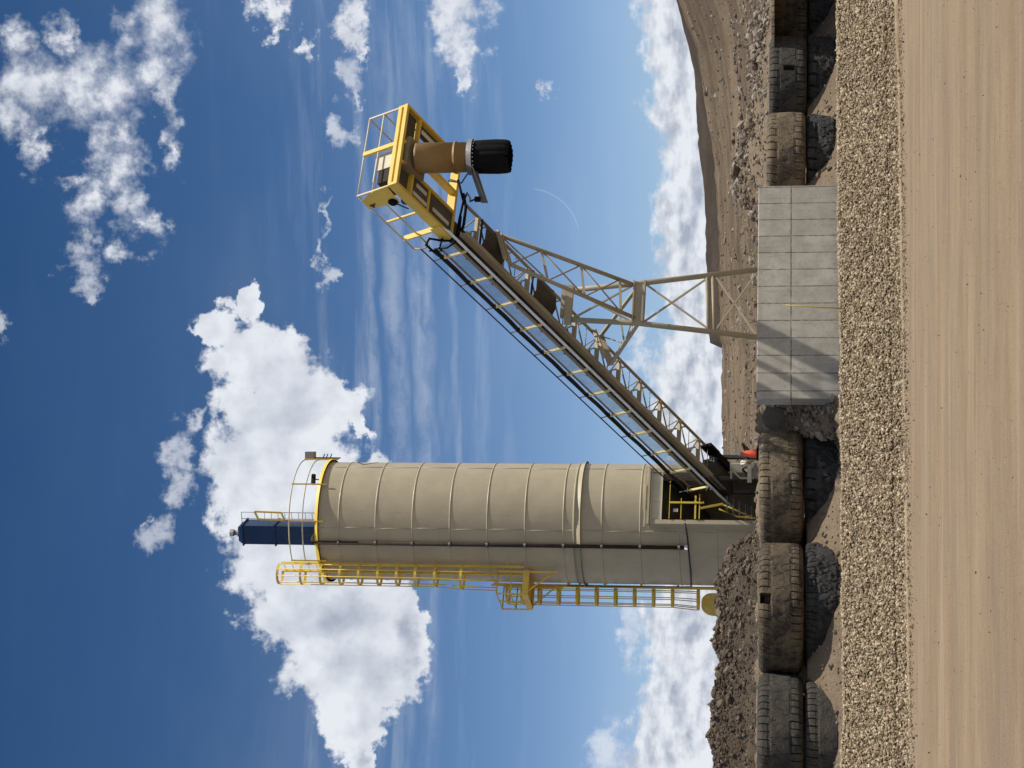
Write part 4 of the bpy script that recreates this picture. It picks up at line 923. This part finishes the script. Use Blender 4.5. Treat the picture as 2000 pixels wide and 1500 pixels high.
for (s0, s1) in ((.15, 1.25), (3.0, 4.15)):
    pm = MB(); vs = [L(s, a, b_) for s in (s0, s1) for a, b_ in ((.05, -.36), (.35, -.52), (.75, -.52), (1.09, -.36))]
    pm.add(vs, [(0, 1, 5, 4), (1, 2, 6, 5), (2, 3, 7, 6)]); pm.bar(L(s0, .05, -.36), L(s0, 1.09, -.36), .05, .05, CV); pm.bar(L(s1, .05, -.36), L(s1, 1.09, -.36), .05, .05, CV)
    part('drip_pan', pm, 'dark')
# guard beyond the cover: posts, mesh, cable tray, rail
for i in range(NN + 1):
    s = i * SPC
    pm = MB(); pm.bar(L(s, -.03, -.02), L(s, -.03, .74), .075, .05, CU); part('guard_post', pm, 'paleyellow')
    bm = MB(); bm.bar(L(s, -.02, .742), L(s, -.02, 1.13), .03, .03, CU); bm.bar(L(s, -.09, .80), L(s, .10, .80), .03, .03, CU); part('tray_bracket', bm, 'dark')
ms_ = MB(); ms_.add([L(-.5, .0, .22), L(15.3, .0, .22), L(15.3, .0, .62), L(-.5, .0, .62)], [(0, 1, 2, 3)]); part('mesh_guard', ms_, 'mesh')
me_ = MB(); lbox(me_, -.5, 15.3, -.015, .015, .60, .66); lbox(me_, -.5, 15.3, -.02, .02, .10, .20); part('guard_edge', me_, 'tandark')
ct = MB()
for k, (a, b_, r) in enumerate(((.0, .84, .035), (.06, .84, .03), (-.05, .85, .025), (.02, .895, .025))):
    ct.tube([L(s, a + .012 * math.sin(s * 2 + k), b_ - .02 * abs(math.sin(math.pi * s / SPC))) for s in np.arange(-.4, 15.4, .35)], r, 6)
part('cable_run', ct, 'cable')
hr_ = MB().tube([L(-.66, -.02, 1.14), L(15.4, -.02, 1.12)], .022, 6); part('hand_rail', hr_, 'dark')
# head platform
hp = MB(); S0, S1 = -3.5, -.7; W1 = 2.85
lbox(hp, S0, S1, 0, .09, 0, .30); lbox(hp, S0, S1, W1 - .09, W1, 0, .30)
lbox(hp, S0, S0 + .10, .09, W1 - .09, 0, .12); lbox(hp, S0, S0 + .10, .09, W1 - .09, .19, .31); lbox(hp, S0 + .06, S0 + .12, .09, W1 - .09, .12, .19)
lbox(hp, S1 - .1, S1, .09, W1 - .09, 0, .28)
lbox(hp, S0 + .1, S1 - .1, 1.52, 1.62, .0, .22); lbox(hp, -2.85, -2.77, .09, W1 - .09, .0, .2); lbox(hp, -2.02, -1.94, .09, .8, .0, .2); lbox(hp, -3.4, S1 - .1, .80, .88, -.02, .2)
hpo = part('head_platform', hp, 'yellow')
dk = MB(); lbox(dk, S0 + .12, -2.87, .1, 1.5, .13, .15); lbox(dk, S0 + .12, -2.87, 1.64, W1 - .1, .13, .15); lbox(dk, -1.92, S1 - .1, .1, .79, .03, .05); lbox(dk, -2.75, S1 - .1, 2.3, W1 - .1, .13, .15); lbox(dk, -2.75, -2.05, .1, .79, .03, .05)
part('deck_plate', dk, 'deck', hpo)
for (s0, s1, w0) in ((-2.6, -2.12, .50), (-2.72, -2.05, .16), (-1.75, -.95, .25), (-2.7, -1.8, 2.35)):
    part('slide_rail', lbox(MB(), s0, s1, w0, w0 + .12, .0, .025), 'white', hpo)
for (s, w) in ((S0 + .05, .03), (S0 + .05, W1 - .04)): part('rail_post', MB().bar(L(s, w, .3), L(s, w, 1.38), .05, .05, CU), 'cream', hpo)
part('rail_post', MB().bar(L(S0 + .05, 1.5, .2), L(S0 + .05, 1.5, 1.38), .13, .09, CU), 'yellow', hpo)
part('rail_post', MB().bar(L(-2.1, .03, .3), L(-2.1, .03, 1.33), .06, .05, CU), 'yellow', hpo)
part('rail_post', MB().bar(L(-1.23, .03, .3), L(-1.23, .03, 1.33), .17, .05, CU), 'yellow', hpo)
part('rail_post', MB().bar(L(-2.2, W1 - .04, .3), L(-2.2, W1 - .04, 1.33), .05, .05, CU), 'cream', hpo)
rm = MB()
for v_ in (.86, 1.37):
    rm.tube([L(S1, .03, v_), L(S0 + .05, .03, v_), L(S0 + .05, W1 - .04, v_), L(-1.6, W1 - .04, v_)], .026, 8)
rm.tube([L(S1, .03, 1.37), L(S1 + .12, .03, 1.2), L(S1 + .1, .03, .86)], .026, 8)
part('guard_rail', rm, 'cream', hpo)
gp = MB(); gp.plate([L(S0 - .01, -.012, .33), L(-2.72, -.012, .42), L(-2.80, -.012, .70), L(-2.86, -.012, 1.38), L(-3.26, -.012, 1.36), L(S0, -.012, .8)][0:6], CWv, .02)
gpo = part('side_plate', gp, 'yellow', hpo)
hb = MB().lathe([(.14, -.10), (.14, .0), (.10, .04)], L(-2.86, -.06, .56), 20, -CWv); part('round_lamp', hb, 'black', hpo)
tg = MB(); tg.plate([L(-3.02, -.03, 1.27), L(-2.86, -.03, 1.20), L(-3.03, -.03, 1.05)], CWv, .02); part('warning_plate', tg, 'dark', hpo)
pb = MB().tube([L(-2.8, -.06, .50), L(-2.6, -.08, .38), L(-2.4, -.02, .36)], .022, 6); part('lamp_cable', pb, 'cable', hpo)
fl_ = MB(); lbox(fl_, -1.35, S1 + .05, -.05, 0, .0, .34); lbox(fl_, -1.33, S1 + .1, -.04, .6, .28, .31); part('rear_bracket', fl_, 'yellow', hpo)
gb = MB(); lbox(gb, S0 + .18, S0 + .95, .86, 1.43, .33, .90); part('gear_guard', gb, 'cream', hpo)
gb2 = MB(); lbox(gb2, S0 + .2, S0 + .85, .40, .855, .33, .86); part('guard_shaded_side', gb2, 'pipe', hpo)  # dark box put in as the gear guard's near side lying in shade
ar = MB()
for v_, w_ in ((.98, .95), (.98, .42)): ar.tube([L(S0 + .3, w_, v_), L(S0 + .3, w_, v_ + .12), L(S0 + .3, w_ + .08, v_ + .16)], .02, 6)
ar.bar(L(S0 + .2, .5, .99), L(S0 + .2, 1.42, .99), .06, .05, CV); part('lifting_lug', ar, 'cream', hpo)
hd = MB(); hd.tube([L(-2.55, .12, .36), L(-2.55, 1.05, .36)], .14, 24); part('head_pulley', hd, 'dark')
# hoses at the rear of the platform
hs2 = MB()
hs2.tube([L(-.9, 1.9, -.1), L(-.72, 1.2, -.25), L(-.68, .6, -.15), L(-.66, .1, -.1), L(-.72, -.12, .05), L(-.9, -.14, .30), L(-1.05, -.10, .55), L(-.8, -.06, .85), L(-.3, -.03, .86), L(.2, 0, .84)], .036, 8)
hs2.tube([L(-.68, .7, -.2), L(-.66, .15, -.2), L(-.6, -.12, -.05), L(-.45, -.1, .35), L(-.5, -.05, .75), L(0, 0, .86)], .027, 8)
hs2.tube([L(-.7, 1.5, -.2), L(-.66, 1.0, -.32), L(-.64, .4, -.3), L(-.62, .05, -.2)], .045, 8)
hs2.tube([L(-.9, -.1, .2), L(-.6, -.16, .5), L(-.35, -.06, .6), L(-.5, -.05, .95)], .028, 6)
part('hose_bundle', hs2, 'black')
# tail end: screened return pulley, skid and legs down to the pad
tlm = MB(); lbox(tlm, 14.9, 16.4, .0, .72, -.50, -.05); part('tail_box', tlm, 'dark')
tg_ = MB(); lbox(tg_, 14.6, 15.3, 1.04, 1.16, -.52, -.12); lbox(tg_, 15.1, 16.2, .72, 1.0, -.62, -.2); part('tail_screen', tg_, 'black')
for (s, w) in ((15.3, .1), (15.5, 1.05), (16.4, .1), (16.4, 1.05)):
    p = L(s, w, -.5); part('tail_leg', MB().bar(p, (p[0], p[1], PADZ - .2), .12, .12, CWv), 'dark')
xt = MB()
for (a, b_) in (((14.6, .1), (16.2, 1.1)), ((14.6, 1.1), (16.2, .1)), ((14.6, .1), (16.2, .1)), ((14.6, 1.1), (16.2, 1.1))):
    p = L(*a, -.7); q = L(*b_, -.6); xt.bar((p[0], p[1], PADZ + .9), (q[0], q[1], PADZ + .25), .06, .06)
    xt.bar((p[0], p[1], PADZ + .3), (q[0], q[1], PADZ + .35), .08, .08)
part('tail_frame', xt, 'dark')

# ------------------------------------------------------------------ discharge chute under the head
cc = CP + 2.9 * CU + 1.26 * CWv - .10 * CV
ztop = float(at(814, 306, cc[1])[2]); zf1 = float(at(917, 306, cc[1])[2]); zs0 = float(at(926, 306, cc[1])[2]); zs1 = float(at(997, 304, cc[1])[2])
ch = empty('discharge_chute', (cc[0], cc[1], zs1)); tag(ch, 'ochre discharge pipe with a black rubber sleeve hanging from the conveyor head', 'chute')
cr = .43
cm = MB(); cm.lathe([(cr + .02, ztop), (cr + .005, ztop - .06), (cr - .01, zf1)], (cc[0], cc[1], 0), 40); cm.build('chute_pipe', MT['chute'], ch)
zseam = float(at(890, 306, cc[1])[2]); MB().lathe([(cr - .01, zseam - .03), (cr + .025, zseam - .025), (cr + .025, zseam + .025), (cr - .01, zseam + .03)], (cc[0], cc[1], 0), 40, cap=False).build('pipe_seam', MT['chute'], ch)
hs0 = MB(); hs0.hexa([cc + CWv * a * .5 + CU * b_ * .42 + np.array([0, 0, ztop - cc[2] - .03 + .02]) for a, b_ in ((-1, -1), (1, -1), (1, 1), (-1, 1))] + [cc + CWv * a * .5 + CU * b_ * .42 + CV * .28 for a, b_ in ((-1, -1), (1, -1), (1, 1), (-1, 1))]); hs0.build('transfer_box', MT['tandark'], ch)
MB().lathe([(cr + .0, zf1 - .12), (cr + .075, zf1 - .12), (cr + .075, zf1 + .02), (cr + .0, zf1 + .02)], (cc[0], cc[1], 0), 40).build('flange', MT['grey'], ch)
bo = MB()
for k in range(26): a = 2 * math.pi * k / 26; bo.lathe([(.016, 0), (.016, .03)], (cc[0] + (cr + .02) * math.cos(a), cc[1] + (cr + .02) * math.sin(a), zf1 - .16), 6, (math.cos(a), math.sin(a), 0))
bo.build('bolt_ring', MT['white'], ch)
n = 96; sv2 = []; hts = [(zf1 - .11, 1.0), (zs0 - .1, 1.02), (zs0 - .45, 1.05), (zs1 + .35, 1.06), (zs1 + .12, 1.03), (zs1 + .02, .97), (zs1, .92)]
for j, (z, kr) in enumerate(hts):
    for k in range(n):
        a = 2 * math.pi * k / n; r = cr * kr + (.030 * abs(math.sin(a * 7)) if 0 < j else 0); zz_ = z + (.012 * math.sin(a * 3 + 1) + .008 * math.sin(a * 17) if j > 3 else 0) + (.10 if j > 3 and k in (70, 71) else 0); sv2.append((cc[0] + r * math.cos(a), cc[1] + r * math.sin(a), zz_))
sm_ = MB(); sm_.add(sv2, [(j * n + k, j * n + (k + 1) % n, (j + 1) * n + (k + 1) % n, (j + 1) * n + k) for j in range(len(hts) - 1) for k in range(n)], True); sm_.build('rubber_sleeve', MT['black'], ch)
f0 = at(920, 335, cc[1]); f1 = at(947, 396, cc[1] - .35)
am = MB(); am.plate([f0 + (.18, -.1, .06), f0 + (.18, -.1, -.14), f1 + (0, 0, -.06), f1 + (0, 0, .10)], (.15, -1, .1), .06); am.plate([f0 + (.1, -.42, -.1), f0 + (.1, .25, -.1), f1 + (.02, .3, -.02), f1 + (.02, -.05, -.02)], (.3, 0, 1), .05)
am.build('sensor_arm', MT['grey'], ch)
MB().box(f1 + (.10, 0, .20), (.14, .16, .16)).build('sensor_box', MT['black'], ch)
rear = L(-.75, 1.2, -.3)
MB().tube([f1 + (.12, 0, .24), f1 + (.05, .05, .42), (f1 + rear) / 2 + (.1, 0, .12), rear + (.2, -.1, -.1), rear], .028, 8).build('sensor_cable', MT['cable'], ch)
MB().tube([f0 + (.05, .1, .05), f0 + (-.3, .15, .3), L(-1.4, 1.5, -.15)], .02, 6).build('air_line', MT['cable'], ch)

# ------------------------------------------------------------------ trestle under the conveyor
T0 = np.array([1.945, 54.04, 0])
def T(a, z): return T0 + a * CWv + np.array([0, 0, z])
tr = empty('trestle', T(.6, PADZ)); tag(tr, 'tan tubular steel trestle holding up the conveyor behind the wall', 'trestle')
def tp(name, mb): return mb.build(name, MT['beige'], tr)
tp('leg', MB().tube([T(-.70, PADZ - .15), T(-.13, 6.33), T(.02, 8.50)], .082, 12))
tp('leg', MB().tube([T(1.85, PADZ - .15), T(1.32, 6.40), T(1.10, 8.46)], .082, 12))
bm = MB(); bm.plate([T(-.16, 6.14), T(1.38, 6.14), T(1.38, 6.50), T(-.16, 6.50)], (CWv[1], -CWv[0], 0), .10); bm.plate([T(-.16, 6.14), T(1.38, 6.14), T(1.38, 6.18), T(-.16, 6.18)], (CWv[1], -CWv[0], 0), .26); bm.plate([T(-.16, 6.47), T(1.38, 6.47), T(1.38, 6.51), T(-.16, 6.51)], (CWv[1], -CWv[0], 0), .26); tp('cross_beam', bm)
tp('cap_beam', MB().bar(T(-.12, 8.46), T(1.22, 8.46), .2, .22)); tp('cap_beam', MB().bar(T(.0, 8.66) + (.1, .2, 0), T(1.15, 8.66) + (.1, .2, 0), .16, .12))
for (a, b_) in (((-.08, 6.14), (1.58, 4.18)), ((1.30, 6.14), (-.43, 4.10)), ((1.60, 4.05), (-.62, 2.75)), ((-.46, 4.02), (1.75, 2.75)), ((-.08, 6.50), (1.08, 8.36)), ((1.28, 6.50), (.02, 8.36))):
    n_ = .03 if b_[1] != 2.75 or a[0] < 1 else .045
    tp('brace', MB().bar(T(*a), T(*b_), .05, .05))
for z, a0, a1 in ((4.02, -.44, 1.63), (4.20, -.42, 1.60)): tp('tie_bar', MB().tube([T(a0, z), T(a1, z + .1)], .05, 8))
sN0 = L(1.15, .0, -.80); sF0 = L(1.05, 1.1, -.42); sN1 = T(.06, 6.42); sF1 = T(1.26, 6.46)
tp('strut', MB().tube([sN0, sN1], .062, 10)); tp('strut', MB().tube([sF0, sF1], .062, 10))
for i in range(0, 4):
    t_ = i / 3.4; tp('rung', MB().bar(sN0 + (sN1 - sN0) * t_, sF0 + (sF1 - sF0) * t_, .10 if i == 0 else .075, .12 if i == 0 else .075))
for i in range(3):
    a = i / 3.4; b_ = (i + 1) / 3.4
    tp('brace', MB().tube([sN0 + (sN1 - sN0) * a, sF0 + (sF1 - sF0) * b_], .026, 6)); tp('brace', MB().tube([sF0 + (sF1 - sF0) * a, sN0 + (sN1 - sN0) * b_], .026, 6))
for d_ in (.32, .5): tp('hanger', MB().bar(L(1.15 + d_ - .6, .02, -.8), L(1.1 + d_ - .6, 1.1, -.45), .09, .10, CV))
lN0 = L(7.15, .03, -.78); lF0 = L(7.0, 1.1, -.42)
tp('strut', MB().bar(lN0, T(-.10, 6.30), .09, .12)); tp('strut', MB().bar(lF0, T(1.28, 6.34), .09, .10))
tp('rung', MB().bar(lN0, lF0, .16, .2)); tp('rung', MB().bar((lN0 + T(-.1, 6.3)) / 2, (lF0 + T(1.28, 6.34)) / 2, .06, .06))
tp('brace', MB().tube([(lN0 + T(-.1, 6.3)) / 2, lF0], .022, 6)); tp('brace', MB().tube([(lN0 + T(-.1, 6.3)) / 2, T(1.25, 6.2)], .022, 6)); tp('hanger', MB().bar(L(6.7, .02, -.8), L(6.6, 1.1, -.42), .10, .12, CV))

# ------------------------------------------------------------------ things round the tail: guard frame, stair rail, machine, cone, weed
gf = empty('guard_frame', dp(.1, .2, PADZ)); tag(gf, 'yellow guard frame standing across the dark silo doorway', 'guard frame')
def fz(px): return float(at(px, 990, 62.4)[2])
for z, w_, xr in ((fz(1306), .022, .55), (fz(1329), .025, -.12), (fz(1357), .06, .0), (fz(1365), .035, .05)): MB().bar(dp(-hw + .02, .16, z), dp(xr, .16, z), .05, w_).build('rail', MT['yellow'], gf)
for x, z1 in ((-.30, fz(1306)),): MB().bar(dp(x, .2, fz(1374)), dp(x, .2, z1), .06, .06, fd).build('post', MT['yellow'], gf)
MB().box(dp(-.55, .10, fz(1318)), (.12, .01, .16), (ft, fd, (0, 0, 1))).build('notice', MT['white'], gf)
sr = empty('stair_rail', at(1470, 1005, 60.6)); tag(sr, 'short yellow stair and handrail left of the conveyor tail', 'stair')
def q_(x, y, Y=60.6): return at(x, y, Y)
MB().bar(q_(1366, 993), q_(1412, 984), .07, .07).build('top_bar', MT['yellow'], sr)
MB().tube([q_(1404, 994), q_(1440, 1009), q_(1476, 1012)], .028, 8).build('handrail', MT['yellow'], sr)
MB().tube([q_(1412, 985, 61.2), q_(1460, 1006, 61.2), q_(1478, 1008, 61.2)], .026, 8).build('handrail', MT['yellow'], sr)
stp = MB()
for i in range(5): p = q_(1420 + i * 12, 985 + i * 5, 61.0); stp.box(p, (.5, .22, .035), (CWv, (-CWv[1], CWv[0], 0), (0, 0, 1)))
stp.build('step', MT['deck'], sr)
mc = empty('pump_unit', at(1478, 920, 62.0)); tag(mc, 'cream coloured pump unit with a white disc behind the orange cone', 'machine')
MB().box(at(1438, 913, 62), (.28, .5, .40)).build('housing', MT['cream'], mc)
MB().box(at(1464, 924, 61.9), (.62, .5, .14)).build('base_frame', MT['cream'], mc)
MB().box(at(1474, 918, 61.9), (.5, .4, .22)).build('gearbox', MT['boxgrey'], mc)
MB().tube([at(1450, 912, 61.8), at(1464, 912, 61.8), at(1472, 924, 61.8)], .05, 10).build('pipe', MT['tan'], mc)
MB().lathe([(.13, 0), (.13, .3), (.08, .34)], at(1470, 906, 61.8), 14, (0, 0, 1)).build('drum', MT['tandark'], mc)
MB().lathe([(.13, 0), (.14, .03), (.03, .05)], at(1453, 903, 61.5), 20, (.75, -.5, .45)).build('disc', MT['cream'], mc)
MB().tube([at(1470, 903, 61.6), at(1470, 915, 61.6)], .07, 12).build('motor', MT['cream'], mc)
sk = MB(); sk.bar(at(1428, 912, 61.7), at(1428, 935, 61.7), .05, .05); sk.bar(at(1428, 916, 61.7), at(1446, 934, 61.7), .05, .05); sk.bar(at(1446, 934, 61.7), at(1472, 934, 61.7), .06, .06); sk.build('bracket', MT['tan'], mc)
cz = at(1480, 886, 54.2); cn = empty('traffic_cone', cz); tag(cn, 'orange traffic cone with a pale tip on the pad edge above the tyres', 'cone')
MB().lathe([(.145, .03), (.137, .06), (.06, .50)], cz, 24).build('cone_body', MT['orange'], cn)
MB().lathe([(.06, .502), (.047, .60), (.022, .605), (.018, .74), (.008, .76)], cz, 20).build('tip', MT['white'], cn)
bs_ = MB(); bs_.box(cz + (0, 0, .0), (.38, .38, .06)); bs_.build('cone_base', MT['black'], cn)
wd = MB(); 
wd.tube([at(1420, 645, 56), at(1412, 632, 56), at(1413, 618, 56), at(1420, 600, 56), at(1432, 597, 56), at(1440, 606, 56)], [.018, .016, .014, .012, .01, .008], 6)
wd.tube([at(1478, 628, 56), at(1455, 622, 56), at(1447, 600, 56), at(1442, 565, 56)], [.018, .014, .01, .006], 6); wd.tube([at(1478, 628, 56), at(1450, 632, 56), at(1420, 645, 56)], [.018, .016, .018], 6)
tag(wd.build('dry_stalk', MT['straw']), 'thin curved dry stalk sticking up behind the wall between the trestle legs', 'plant')
